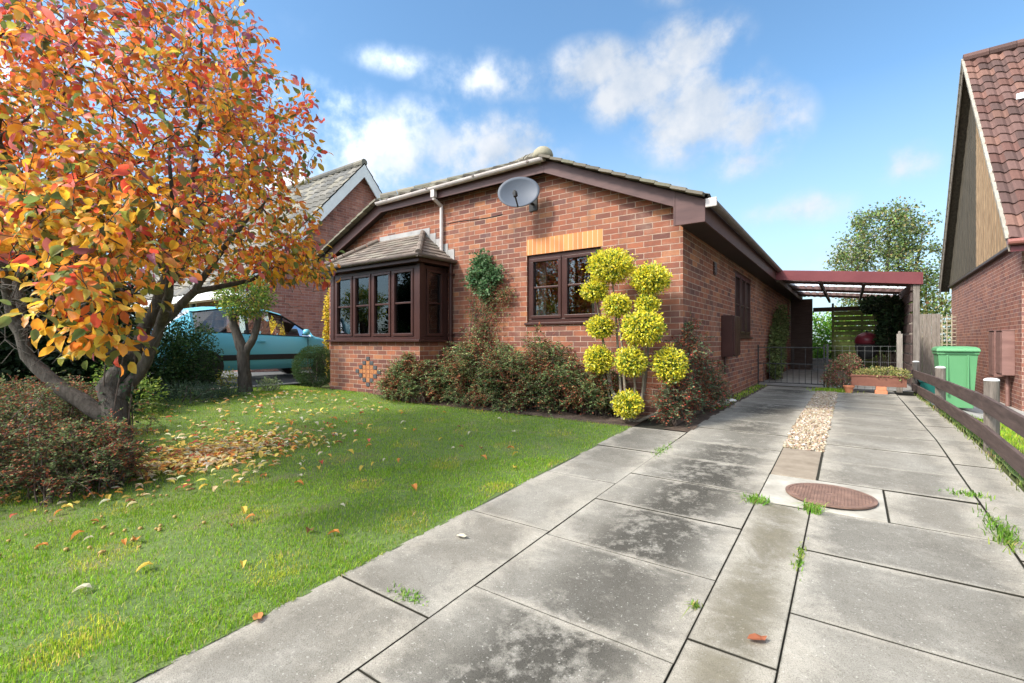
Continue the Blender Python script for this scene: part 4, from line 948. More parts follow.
# ------------------------------------------------------------------ the autumn tree
def big_tree():
    bx, by = -5.36, 1.40; bz = G(bx, by)
    t = thing('autumn_tree', 'large spreading tree with orange, yellow and pink autumn leaves at the left of the lawn', 'tree', (bx, by, bz))
    S = lambda *a: np.array(a, float)
    z = lambda h: bz+h
    b0 = S(bx, by, z(-.1))
    fork = S(-5.50, 1.36, z(.72))
    limbs = [([b0, S(bx-.02, by, z(.08)), S(bx-.03, by, z(.3)), S(-5.42, 1.38, z(.55)), fork, S(-5.45, 1.55, z(1.05)), S(-5.35, 1.75, z(1.7)), S(-5.25, 1.9, z(2.5)), S(-5.2, 2.0, z(3.3)), S(-5.2, 2.0, z(4.2))],
              [.15, .115, .10, .10, .095, .062, .048, .036, .022, .01]),
             ([S(-5.42, 1.36, z(.42)), S(-5.72, 1.08, z(.72)), S(-5.92, .90, z(1.0)), S(-6.0, .8, z(1.5)), S(-5.9, .7, z(2.2)), S(-5.6, .6, z(3.2))], [.075, .06, .05, .038, .026, .012]),
             ([S(-5.46, 1.42, z(.62)), S(-5.33, 1.60, z(.95)), S(-5.24, 1.68, z(1.32)), S(-4.95, 1.85, z(1.6)), S(-4.7, 2.05, z(2.1)), S(-4.5, 2.3, z(2.5))], [.06, .05, .042, .034, .022, .01]),
             ([S(-5.24, 1.68, z(1.3)), S(-4.8, 1.6, z(1.55)), S(-4.4, 1.5, z(2.0)), S(-4.2, 1.4, z(2.6))], [.045, .034, .024, .01]),
             ([S(-5.48, 1.45, z(.9)), S(-5.25, 1.2, z(1.25)), S(-4.8, .95, z(1.55)), S(-4.2, .75, z(1.75)), S(-3.7, .6, z(1.9))], [.07, .055, .035, .025, .012]),
             ([S(-5.3, 1.2, z(1.2)), S(-5.0, .8, z(1.8)), S(-4.6, .55, z(2.5)), S(-4.2, .5, z(3.2))], [.045, .04, .026, .01]),
             ([S(-5.9, .85, z(1.2)), S(-6.3, .9, z(1.7)), S(-6.7, 1.1, z(2.4)), S(-6.9, 1.3, z(3.1))], [.05, .042, .03, .012]),
             ([S(-5.35, 1.75, z(1.65)), S(-5.6, 2.1, z(2.2)), S(-5.9, 2.4, z(2.9)), S(-6.0, 2.5, z(3.6))], [.05, .04, .026, .01]),
             ([S(-4.95, 1.85, z(1.6)), S(-4.85, 2.3, z(1.75)), S(-4.6, 2.6, z(2.0))], [.03, .02, .01])]
    T, _ = ellip(2300, (-5.30, 1.40, z(2.85)), (1.80, 1.60, 1.75), .35)
    T2, _ = ellip(700, (-4.05, .85, z(1.65)), (1.1, .6, .8), .05)
    T3, _ = ellip(150, (-4.5, 2.5, z(1.85)), (.55, .45, .45), .1)
    T4, _ = ellip(420, (-3.95, .70, z(1.32)), (.95, .42, .38), .05)
    T = np.concatenate([T, T2, T3, T4])
    T = T[(T[:, 2] > z(.98)) & (np.hypot(T[:, 0], T[:, 1]) > 2.0)]
    # keep the lower crown open around the trunk
    low = (T[:, 2] < z(1.45)) & (np.hypot(T[:, 0]-bx, T[:, 1]-by) < .9); T = T[~low]
    P, par, rad, kids = grow(limbs, T, step=.10, rtip=.0019, power=2.7)
    branch_mesh(P, par, rad, kids, 'trunk', M['bark'], t)
    pos, d = leaf_sites(P, par, rad, kids, .0075, 9, .13)
    dist = np.hypot(pos[:, 0], pos[:, 1])
    # sparse where the crown hangs low and round the heart of the tree, dense in the outer and upper crown
    dens = np.clip((pos[:, 2]-z(1.0))/.4, .85, 1)*np.clip(np.hypot(pos[:, 0]+5.4, pos[:, 1]-1.4)/.8, .55, 1)
    clump = np.sin(pos[:, 0]*4.3+.5)*np.sin(pos[:, 1]*4.9+pos[:, 2]*3.3)
    dens = dens*np.clip(.84+.60*clump, .2, 1)
    keep = (rng.random(len(pos)) < dens) & ~((pos[:, 2] < z(1.72)) & (dist > 3.55)); pos, d = pos[keep], d[keep]
    n = len(pos)
    h = np.clip((pos[:, 2]-z(1.2))/2.6, 0, 1)
    red = [(.80, .13, .07), (.90, .27, .07), (.80, .27, .22), (.42, .16, .22), (.92, .40, .09)]
    yel = [(.88, .52, .05), (.90, .42, .045), (.84, .60, .09), (.90, .33, .06), (.50, .48, .09), (.30, .35, .07)]
    A = pick(red, [3, 4, 2, 2, 3], n, .16); B = pick(yel, [5, 4, 3, 3, 1.6, 1.2], n, .16)
    clus = .5+.5*np.sin(pos[:, 0]*3.1+1.2)*np.sin(pos[:, 1]*3.7+pos[:, 2]*2.9)
    m = (rng.random(n) < np.clip(.18+.66*h*np.clip(1.0-.28*(pos[:, 0]+4.9), .5, 1.2)+.35*(clus-.5), .05, .85))[:, None]
    C = np.where(m, A, B)
    gr = (rng.random(n) < .15)[:, None]; C = np.where(gr, pick([(.16, .22, .06), (.25, .30, .10)], [1, 1], n, .15), C)
    s = rng.uniform(.044, .092, n)
    dd = unit(d+np.array([0, 0, -.5])*rng.random((n, 1)))
    leaves('crown', pos, dd, s, C, M['leaf_autumn'], t, T=T_OVAL, upw=.45)
    print('big tree leaves', n, 'nodes', len(P))
big_tree()

def pollard():
    x, y = -8.6, 4.0; bz = G(x, y)
    t = thing('pollarded_tree', 'small pollarded tree with forked trunk and round green head in front of the teal car', 'tree', (x, y, bz))
    limbs = [([(x, y, bz-.08), (x, y, bz+.1), (x+.0, y-.03, bz+.5), (x-.02, y-.03, bz+.72), (x-.1, y-.1, bz+1.0), (x-.16, y-.16, bz+1.35)], [.15, .115, .095, .10, .075, .06]),
             ([(x, y-.03, bz+.66), (x+.10, y+.1, bz+.95), (x+.14, y+.16, bz+1.3)], [.075, .06, .05])]
    T, _ = ellip(90, (x, y, bz+1.62), (.40, .42, .36), .3)
    P, par, rad, kids = grow(limbs, T, .09, .003)
    branch_mesh(P, par, rad, kids, 'trunk', M['bark'], t)
    pos, v = blob_points(3800, (x, y, bz+1.66), (.42, .46, .42), .35, 3, .22)
    C = pick([(.13, .24, .05), (.22, .33, .06), (.42, .42, .08), (.55, .42, .07)], [4, 4, 2, 1], len(pos), .2)
    leaves('crown', pos, unit(v+rng.normal(0, .6, pos.shape)), rng.uniform(.035, .06, len(pos)), C, M['leaf'], t, upw=.4)
pollard()

def shrub(name, label, cat, blobs, cols, wts, leaf=(.03, .05), n=6000, group=None, T=T_SMALL, stems=True, upw=.4, jit=.5, shell=.35, amp=.2, mat='leaf', k=3):
    c0 = blobs[0]; bz = G(c0[0], c0[1]); t = thing(name, label, cat, (c0[0], c0[1], bz), group)
    vol = np.array([b[3]*b[4]*b[5] for b in blobs])**.67; ns = (n*vol/vol.sum()).astype(int)
    PP, VV = [], []
    for i, (b, m) in enumerate(zip(blobs, ns)):
        p, v = blob_points(m, b[:3], b[3:6], shell, i*2.1+c0[0], amp, k); PP.append(p); VV.append(v)
    P = np.concatenate(PP); V = np.concatenate(VV); g = gz(P[:, 0], P[:, 1]); kk = P[:, 2] > g-.01; P, V = P[kk], V[kk]
    C = pick(cols, wts, len(P), .22)
    leaves('foliage', P, unit(V+rng.normal(0, jit, P.shape)), rng.uniform(*leaf, len(P)), C, M[mat], t, T=T, upw=upw)
    if stems:
        b = MB()
        for bl in blobs:
            for _ in range(6):
                q = np.array(bl[:3])+rng.normal(0, .35, 3)*np.array(bl[3:6]); z0 = G(c0[0], c0[1]) if bl[2]-bl[5] < G(bl[0], bl[1])+.3 else bl[2]-bl[5]
                s = np.array([c0[0]*.6+bl[0]*.4+rng.normal(0, .05), c0[1]*.6+bl[1]*.4+rng.normal(0, .05), G(c0[0], c0[1])-.03]); m = (s+q)/2+rng.normal(0, .05, 3)
                b.tube([s, m, q], [.012, .009, .004], 5, False)
        b.build('stem', M['twig'], t, uv=False, fixn=False)
    return t
DG = [(.025, .06, .02), (.04, .085, .025), (.06, .11, .035)]
zc = -.88
shrub('dark_shrub', 'large dark green bushy shrub between the autumn tree and the teal car', 'shrub', [(-8.75, 2.75, zc+.58, .55, .55, .76), (-8.7, 2.3, zc+.5, .5, .5, .68), (-8.85, 3.25, zc+.55, .42, .42, .70)],
      DG+[(.09, .15, .04)], [4, 4, 3, 1], (.03, .055), 20000)
shrub('yellow_green_shrub', 'pale yellow-green leafy shrub just right of the autumn tree trunk', 'shrub', [(-7.6, 2.1, -.78, .35, .4, .38), (-7.9, 2.0, -.55, .22, .22, .35)],
      [(.17, .26, .045), (.28, .36, .06), (.10, .17, .04)], [3, 2, 2], (.03, .055), 2600)
shrub('low_conifer', 'low spreading grey-green conifer in front of the large dark shrub', 'conifer', [(-8.0, 2.9, -.86, .42, .55, .26), (-8.1, 3.4, -.88, .35, .4, .22)],
      [(.06, .10, .06), (.10, .15, .09), (.04, .07, .04)], [3, 2, 2], (.04, .08), 5000, T=T_NEEDLE, jit=.8)
shrub('round_box_bush', 'dense rounded dark green bush against the left corner of the bay wall', 'bush', [(-8.60, 5.32, -.50, .40, .42, .42)],
      [(.035, .075, .025), (.055, .105, .03), (.09, .14, .05)], [3, 4, 2], (.016, .028), 14000, shell=.72, amp=.06)
shrub('yellow_climber', 'tall narrow plant with bright yellow leaves behind the bay window', 'climber', [(-9.07, 5.98, .62, .08, .14, .50), (-9.08, 5.98, .10, .09, .14, .42), (-9.08, 6.0, -.5, .07, .10, .4)],
      [(.72, .50, .05), (.80, .62, .10), (.45, .42, .06)], [4, 3, 1], (.04, .07), 2600)
shrub('small_yellow_plant', 'small yellow-leaved plant at the foot of the pollarded tree', 'plant', [(-8.75, 3.75, -.68, .16, .16, .22)], [(.5, .45, .07), (.25, .3, .06)], [2, 2], (.025, .04), 500)
shrub('grey_tuft_plant', 'low grey-green tufted plant right of the pollarded tree', 'plant', [(-8.45, 4.35, -.78, .2, .2, .13)], [(.2, .27, .12), (.3, .34, .18)], [2, 2], (.03, .05), 500)
# dark evergreens beyond the autumn tree
shrub('evergreen_tree', 'tall dark evergreen behind the trunk of the autumn tree', 'tree', [(-9.15, 1.6, .45, .62, .6, 1.5), (-9.3, 2.2, .3, .5, .45, 1.25), (-8.9, 1.95, -.1, .5, .5, .8), (-9.6, 1.25, .9, .75, .75, 1.6), (-9.9, .4, .4, .9, 1.1, 1.9)],
      [(.012, .026, .012), (.022, .042, .017), (.035, .06, .022)], [3, 3, 1], (.07, .12), 34000, shell=.4)
# cotoneaster hedge at the lower left
def coton(name, label, cat, bases, tips, **k):
    t = thing(name, label, cat, tuple(bases[0])); spray_bush(t, bases, tips, **k); return t
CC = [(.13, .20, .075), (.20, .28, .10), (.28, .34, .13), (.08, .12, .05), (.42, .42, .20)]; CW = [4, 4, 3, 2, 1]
n = 400; tx = rng.uniform(0, 1, n)
bx = -4.95-tx*2.1+rng.normal(0, .2, n); by = .25+tx*1.3+rng.normal(0, .25, n)-.1
hb = rng.uniform(.05, .82, n)*np.clip(1.1-tx*.35, 0, 1); tip = np.stack([bx+rng.normal(0, .28, n), by+rng.normal(0, .25, n), gz(bx, by)+hb], 1)
ex = rng.random(n) < .25; bx[ex] = rng.uniform(-5.3, -4.6, ex.sum()); by[ex] = rng.uniform(.75, 1.3, ex.sum()); tip[ex] = np.stack([bx[ex]+rng.normal(0, .15, ex.sum()), by[ex]+rng.normal(0, .12, ex.sum()), gz(bx[ex], by[ex])+rng.uniform(.1, .5, ex.sum())], 1)
kk = (tip[:, 0]+5.36)**2+(tip[:, 1]-1.4)**2 > .05
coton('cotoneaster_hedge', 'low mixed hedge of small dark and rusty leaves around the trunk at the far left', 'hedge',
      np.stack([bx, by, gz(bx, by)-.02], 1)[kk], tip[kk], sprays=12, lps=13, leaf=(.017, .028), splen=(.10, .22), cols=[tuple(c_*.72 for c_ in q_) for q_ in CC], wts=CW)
# long cotoneaster under the front window
n = 420; x = rng.uniform(-6.2, -2.45, n)
front = np.interp(x, [-6.2, -5.6, -5.4, -4, -2.6], [4.95, 4.9, 5.0, 5.05, 5.35])
y = front+(5.8-front)*rng.random(n)**1.3; y = np.where(x < -5.5, np.minimum(y, 5.15), y)
topz = np.interp(x, [-6.2, -5.7, -5.2, -4.6, -4.0, -3.3, -2.7, -2.5], [.55, .84, .98, 1.05, 1.08, 1.02, .85, .6])*(.72+.28*(y-front)/(5.85-front))
topz = topz*(1+.13*np.sin(x*5.3+1)+.09*np.sin(x*11.7)); h = topz*(.06+.94*rng.random(n)**.75)
base = np.stack([x+rng.normal(0, .15, n), np.where(x < -5.5, 5.1, 5.6)+rng.normal(0, .04, n), gz(x, y)], 1)
coton('cotoneaster_bush', 'wide arching cotoneaster bush with green and rusty leaves under the front window', 'bush', base, np.stack([x, y, gz(x, y)+h], 1),
      sprays=14, lps=14, leaf=(.022, .036), splen=(.10, .26), cols=CC, wts=CW)
# corner cotoneaster by the driveway
n = 150; y = 5.3+2.0*rng.random(n)**1.3; x = np.where(y < 5.85, rng.uniform(-1.75, -1.35, n), rng.uniform(-1.62, -1.30, n))
topz = np.interp(y, [5.3, 5.8, 6.1, 6.5, 7.0, 7.4], [.6, 1.05, 1.3, .80, .5, .25]); h = topz*(.15+.85*rng.random(n))
x = x-.14*(h/1.0)
x = np.where(y > 5.8, np.maximum(x, -1.62), x)
coton('corner_cotoneaster', 'straggly cotoneaster with red leaves growing up the house corner beside the driveway', 'shrub', np.stack([np.full(n, -1.6), np.maximum(y-.1, 5.4), gz(x, y)], 1), np.stack([x, y, gz(x, y)+h], 1),
      sprays=11, lps=13, leaf=(.020, .034), splen=(.08, .2), cols=[(.12, .18, .09), (.18, .24, .12), (.42, .07, .05), (.08, .11, .06)], wts=[4, 3, 1.6, 1.5])
n = 22; zz = rng.uniform(.9, 1.5, n); yy = rng.uniform(5.95, 6.25, n); 
# wall climber between bay and window
def wall_climber():
    t = thing('wall_climber', 'dark green ivy with bushy head and bare stems on the wall left of the window', 'climber', (-4.75, 5.8, -.93))
    b = MB(); nodes = []
    for i in range(9):
        x = -4.75+rng.normal(0, .07); pts = [(x, 5.80, -.93)]; zc_ = -.93
        while zc_ < rng.uniform(.6, 1.2):
            zc_ += .17; x += rng.normal(0, .045); pts.append((x, 5.83+rng.normal(0, .008), zc_))
        b.tube(pts, list(np.linspace(.011, .004, len(pts))), 5, False); nodes += pts
    b.build('stem', M['twig'], t, uv=False, fixn=False)
    PV = [blob_points(q_[0], q_[1], q_[2], .15, q_[3], .45) for q_ in ((800, (-4.70, 5.74, 1.22), (.20, .10, .20), 2), (500, (-4.50, 5.75, 1.02), (.20, .10, .15), 4), (450, (-4.85, 5.76, .98), (.17, .09, .17), 6), (350, (-4.62, 5.75, .80), (.16, .09, .16), 8))]
    P1 = np.concatenate([q_[0] for q_ in PV]); v1 = np.concatenate([q_[1] for q_ in PV])
    P2, v2 = blob_points(800, (-4.55, 5.76, .62), (.42, .08, .36), .1, 5, .5)
    P3, v3 = blob_points(1700, (-4.70, 5.76, .18), (.36, .10, .60), .1, 7, .5); P4, v4 = blob_points(420, (-4.28, 5.78, .72), (.20, .06, .14), .2, 7, .3)
    P = np.concatenate([P1, P2, P3, P4]); V = np.concatenate([v1, v2, v3, v4]); P[:, 1] = np.minimum(P[:, 1], 5.86)
    C = np.concatenate([pick([(.07, .15, .06), (.12, .21, .09), (.22, .30, .16)], [4, 3, 1.5], len(P1), .2), pick([(.13, .17, .07), (.32, .11, .07), (.19, .18, .08)], [3, 3, 2], len(P2)+len(P3)+len(P4), .25)])
    s = np.concatenate([rng.uniform(.04, .065, len(P1)), rng.uniform(.022, .04, len(P2)+len(P3)+len(P4))])
    D = unit(V+rng.normal(0, .6, P.shape)+np.array([0, -.2, -.3]))
    leaves('foliage', P, D, s, C, M['leaf'], t, up=np.array([0, -1, .4]), upw=.55)
wall_climber()
# cloud-pruned golden shrub
def topiary():
    balls = [(-2.38, 5.4, 0.92, .285, .205), (-1.91, 5.45, 0.73, .23, .175), (-2.58, 5.36, 0.63, .17, .125), (-2.26, 5.3, 0.43, .165, .13), (-1.92, 5.4, 0.44, .14, .095),
             (-2.51, 5.38, 0.18, .17, .14), (-1.94, 5.3, 0.16, .245, .205), (-2.53, 5.38, -.22, .185, .17), (-2.07, 5.28, -.23, .185, .175), (-1.67, 5.42, -.27, .19, .215), (-2.10, 5.25, -.73, .175, .15)]
    balls = [(x_, y_, z_, r_*.9, q_*.9) for x_, y_, z_, r_, q_ in balls]
    t = thing('cloud_pruned_shrub', 'golden variegated shrub pruned into eleven round balls beside the front window', 'shrub', (-2.15, 5.42, -.95))
    b = MB(); base = Vector((-2.15, 5.45, -.97))
    for i, (x, y, z, r, rz) in enumerate(balls):
        s = base+Vector((rng.normal(0, .07), rng.normal(0, .03), 0)); e = Vector((x, y+.03, z-rz*.3))
        k = (x-base.x); m1 = base.lerp(e, .3)+Vector((k*.35, .05, -.06)); m2 = base.lerp(e, .65)+Vector((k*.22, .06, .0))
        b.tube([s, m1, m2, e], [.022, .018, .014, .008], 7, False)
    b.build('stem', simple('grey_stem', (.16, .13, .10), (.28, .24, .19), .85, 20), t, uv=False, smooth=True, fixn=False)
    for i, (x, y, z, r, rz) in enumerate(balls):
        n = int(6500*(r/.25)**2)+500; P, V = blob_points(n, (x, y, z), (r, r*.95, rz), .5, i*1.7, .27, 5.5)
        C = pick([(.86, .74, .06), (.78, .68, .05), (.86, .80, .20), (.36, .44, .05), (.11, .21, .035)], [6, 5, 3, 2.6, 2.0], n, .13)
        P = P+rng.normal(0, r*.05, P.shape)
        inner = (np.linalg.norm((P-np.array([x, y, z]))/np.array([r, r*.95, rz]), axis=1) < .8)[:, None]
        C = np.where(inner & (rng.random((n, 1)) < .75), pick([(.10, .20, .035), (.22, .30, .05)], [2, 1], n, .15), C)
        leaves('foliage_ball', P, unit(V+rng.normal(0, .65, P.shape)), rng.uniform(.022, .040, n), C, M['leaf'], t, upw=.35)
topiary()

# ------------------------------------------------------------------ the left neighbour's house
def left_house():
    XG = -12.5; yc = 9.28; yf = 5.95; yb = 12.6; zr = 5.55; ze = 1.75; ZB = -1.1; XL = -23
    t = thing('left_brick_house', 'two-storey red brick house with steep gable and white bargeboards on the left', 'house', (XG, yc, -.9))
    slope = (zr-ze)/(yc-yf); top = lambda y: zr-.12-slope*abs(y-yc)
    b = MB(); wall(b, 'x', XG, yf, yb, ZB, top, [], .1, (yc,)); b.build('gable_wall', M['brick_left'], t, fixn=False)
    # front wall with a recessed porch and a white window
    b = MB(); wall(b, 'y', yf, XG-1.35, XG, ZB, lambda u: ze, [], .1); wall(b, 'x', XG-1.35, yf, yf+.8, ZB, lambda u: ze, [], .1)
    wall(b, 'y', yf+.8, XL, XG-1.35, ZB, lambda u: ze, [(-18.6, -17.9, .75, 1.42)], .12)
    b.build('front_wall', M['brick_left'], t, fixn=False)
    w = window(t, 'y', yf+.86, -18.6, -17.9, .75, 1.42, 1, -1, mat='white', fw=.08)
    b = MB(); b.box(-18.7, -17.8, yf+1.1, yf+1.12, .7, 1.5); b.build('blind', M['interior'], t)
    b = MB(); b.box(XG-.55, XG-.12, yf-.03, yf+.0, -.9, .95); b.build('door', M['white'], t)
    cols = [(.15, .14, .12), (.19, .175, .15), (.13, .125, .115), (.22, .20, .16)]
    b = MB(); sl = math.hypot(yc-yf+.35, (yc-yf+.35)*slope); L = XG+.22-XL
    z0 = ze-.35*slope
    tile_field(b, (XL, yf-.35, z0), (1, 0, 0), (0, 1, slope), (0, -slope, 1), sl, lambda v: 0, lambda v: L, cols=cols, tv=.34, tu=.33, amp=.02, step=.02)
    tile_field(b, (XL, yb+.35, z0), (1, 0, 0), (0, -1, slope), (0, slope, 1), sl, lambda v: 0, lambda v: L, cols=cols, tv=.34, tu=.33, amp=.02)
    rf = b.build('roof', M['tile'], t, attr=True, fixn=False)
    b = MB()
    for i in range(24): b.tube([(XL+L*i/24, yc, zr+.03), (XL+L*(i+1)/24-.01, yc, zr+.03)], .11, 10, True, random.choice(cols))
    b.build('ridge_tile', M['tile'], rf, attr=True)
    b = MB(); xa, xb = XG+.19, XG+.215; h = .26*math.sqrt(1+slope*slope)
    for s in (-1, 1):
        e = yc+s*(yc-yf+.30); ze2 = zr-.03-slope*abs(e-yc)
        b.extrude([(yc, zr-.03), (e, ze2), (e, ze2-h), (yc, zr-.03-h)], 'x', xa, xb)
    b.build('bargeboard', M['white'], t)
    b = MB()
    for s in (-1, 1):
        e = yc+s*(yc-yf+.30); ze2 = zr-.2-slope*abs(e-yc); b.quad((XG, yc, zr-.2), (xa, yc, zr-.2), (xa, e, ze2), (XG, e, ze2))
    b.build('verge_soffit', M['white'], t)
    b = MB(); b.box(XL, XG+.2, yf-.37, yf-.345, z0-.22, z0-.02); b.box(XL, XG+.19, yf-.344, yf-.01, z0-.21, z0-.19); b.build('fascia', M['white'], t)
    b = MB(); b.box(XL, XG-1.36, yf-.005, yf+.79, z0+.06, z0+.09); b.build('porch_ceiling', M['timber_grey'], t)
    return t
left_house()

# ------------------------------------------------------------------ the right neighbour's house
def right_house():
    # gable wall faces -x; slightly turned, so it is built straight and the thing turned about its front corner
    XW = 2.46; yf, yb = 12.0, 20.6; ZT = 1.76; ZB = -1.7; yc = 16.3; slope = 1.12; ZR = ZT+.22+slope*(yc-yf+.25)
    t = thing('right_brick_house', 'red brick house with timber-clad gable and red pantile roof at the right edge', 'house', (XW, yf, -1.4))
    b = MB(); wall(b, 'x', XW, yf, yb, ZB, lambda u: ZT, [], .1); b.build('gable_wall', M['brick_right'], t, fixn=False)
    b = MB(); wall(b, 'y', yf, XW, XW+9, ZB, lambda u: ZT+.1, [(XW+1.6, XW+3.2, -.2, 1.1)], .1); b.build('front_wall', M['brick_right'], t, fixn=False)
    window(t, 'y', yf+.05, XW+1.6, XW+3.2, -.2, 1.1, 2, -1)
    b = MB(); wall(b, 'y', yb, XW, XW+9, ZB, lambda u: ZT+.1, [], .1); b.build('rear_wall', M['brick_right'], t, fixn=False)
    top = lambda y: ZR-.22-slope*abs(y-yc)
    # cladding: narrow boards; the front half stands proud with a wavy edge standing for a shadow edge, the rear half has shade put into its dark colour
    ysp = 15.75
    def board(b, y0, y1, z0, z1a, z1b, x): b.extrude([(y0, z0), (y1, z0), (y1, z1b), (y0, z1a)], 'x', x-.018, x)
    b = MB(); y = yf-.18; k = 0
    while y < ysp-.01:
        y1 = min(y+.14, ysp)
        if top(y1) > ZT+.06: board(b, y+.003, y1-.003, ZT+.02, max(top(y), ZT+.03), max(top(y1), ZT+.04), XW-.05-.008*(k % 2))
        y = y1; k += 1
    z = ZT+.05
    while z < top(ysp)-.15:      # scalloped shadow edge, built as shapes along the last board
        w = .03+.025*math.sin(z*17); b.extrude([(ysp-.01, z), (ysp+w*.4, z), (ysp+w+.02, z+.09), (ysp+w*.4, z+.18), (ysp-.01, z+.18)], 'x', XW-.075, XW-.05); z += .19
    b.build('pale_cladding', M['timber_pale'], t)
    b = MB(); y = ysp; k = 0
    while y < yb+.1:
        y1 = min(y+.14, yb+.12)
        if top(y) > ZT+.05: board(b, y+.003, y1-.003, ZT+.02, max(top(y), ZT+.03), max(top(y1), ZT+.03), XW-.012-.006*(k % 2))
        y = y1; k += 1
    b.build('shade_tone_cladding', M['timber_shade_tone'], t)
    b = MB(); b.box(XW-.085, XW+.0-.001, yf-.02, yb+.02, ZT-.03, ZT+.02); b.build('drip_rail', M['upvc'], t)
    cols = [(.13, .066, .054), (.165, .084, .066), (.10, .060, .052), (.14, .080, .068), (.195, .105, .08)]
    b = MB(); ye = yf-.45; z0 = ZR-slope*(yc-ye); sl = math.hypot(yc-ye, yc-ye)*1.0; sl = math.hypot(yc-ye, slope*(yc-ye)); x0 = XW-.24
    tile_field(b, (x0, ye, z0), (1, 0, 0), (0, 1, slope), (0, -slope, 1), sl, lambda v: 0, lambda v: 9.3, cols=cols, tv=.335, tu=.23, amp=.028, step=.028, per=8)
    tile_field(b, (x0, yc+(yc-ye), z0), (1, 0, 0), (0, -1, slope), (0, slope, 1), sl, lambda v: 0, lambda v: 9.3, cols=cols, tv=.335, tu=.3, amp=.026, step=.026, per=4)
    rf = b.build('roof', M['tile'], t, attr=True, fixn=False)
    b = MB()
    for i in range(20): b.tube([(x0+9.3*i/20, yc, ZR+.03), (x0+9.3*(i+1)/20-.01, yc, ZR+.03)], .12, 10, True, random.choice(cols[2:4]))
    b.build('ridge_tile', M['tile'], rf, attr=True)
    b = MB()      # pale cement verge and thin verge board
    n = 26
    for s in (-1, 1):
        for i in range(n):
            p = Vector((x0-.01, yc+s*(yc-ye)*(1-i/n), z0+(ZR-z0)*i/n)); q = Vector((x0-.01, yc+s*(yc-ye)*(1-(i+1)/n), z0+(ZR-z0)*(i+1)/n)); b.bar(p-Vector((0, 0, .0)), q+Vector((0, 0, .03)), .05, .055)
    b.build('verge_mortar', M['lead'] if False else simple('verge_cement', (.20, .18, .145), (.33, .30, .25), .9, 8), rf)
    b = MB()
    for s in (-1, 1):
        b.extrude([(yc, ZR-.03), (yc+s*(yc-ye), z0-.03), (yc+s*(yc-ye), z0-.21), (yc, ZR-.21)], 'x', x0+.0, x0+.022)
    b.build('bargeboard', simple('grey_barge', (.20, .16, .13), (.30, .25, .20), .8, 6), t)
    b = MB()
    for s in (-1, 1): b.quad((x0+.022, yc, ZR-.12), (XW, yc, ZR-.12), (XW, yc+s*(yc-ye), z0-.12), (x0+.022, yc+s*(yc-ye), z0-.12))
    b.build('verge_soffit', M['timber_shade_tone'], t)
    b = MB(); b.box(x0+.023, x0+9.3, ye-.02, ye-.001, z0-.22, z0-.03); b.build('fascia', M['carport'], t)
    b = MB(); b.tube([(x0-.02, ye-.08, z0-.06), (x0+9.3, ye-.08, z0-.06)], .055, 10); b.build('gutter', simple('red_gutter', (.20, .075, .06), (.26, .1, .08), .4, 4), t)
    # two faded wall boxes with a conduit
    for i, (y0, y1, za, zb) in enumerate(((12.45, 12.95, -.63, .20), (13.15, 13.62, -.70, .21))):
        b = MB(); b.box(XW-.17, XW-.001, y0, y1, za, zb); b.box(XW-.185, XW+.0-.001, y0-.01, y1+.01, zb, zb+.02); m = b.build('meter_box', M['box_pink'], t, bevel=.006)
        d = MB(); d.box(XW-.182, XW-.172, y0+.03, y1-.03, za+.03, zb-.03); d.build('door', M['box_pink'], m, bevel=.003)
    b = MB(); b.tube([(XW-.06, 12.68, -.63), (XW-.06, 12.68, -1.6)], .03, 8); b.build('conduit', M['box_pink'], t)
    b = MB(); v = Vector((0, 1, slope)).normalized(); nn = Vector((0, -slope, 1)).normalized(); c = Vector((2.99, 14.62, 5.22))+nn*.07; u = Vector((1, 0, 0))
    b.add([c-u*.13+v*.1, c-u*.16-v*.12, c+u*.18-v*.14, c+u*.2+v*.12, c+nn*.03-u*.08+v*.06, c+nn*.03-u*.1-v*.08, c+nn*.03+u*.12-v*.1, c+nn*.03+u*.14+v*.08], [(3, 2, 1, 0), (4, 5, 6, 7), (0, 1, 5, 4), (1, 2, 6, 5), (2, 3, 7, 6), (3, 0, 4, 7)])
    b.build('white_patch', M['white'], rf)
    t.rotation_euler.z = R(-1.3)
    return t
right_house()

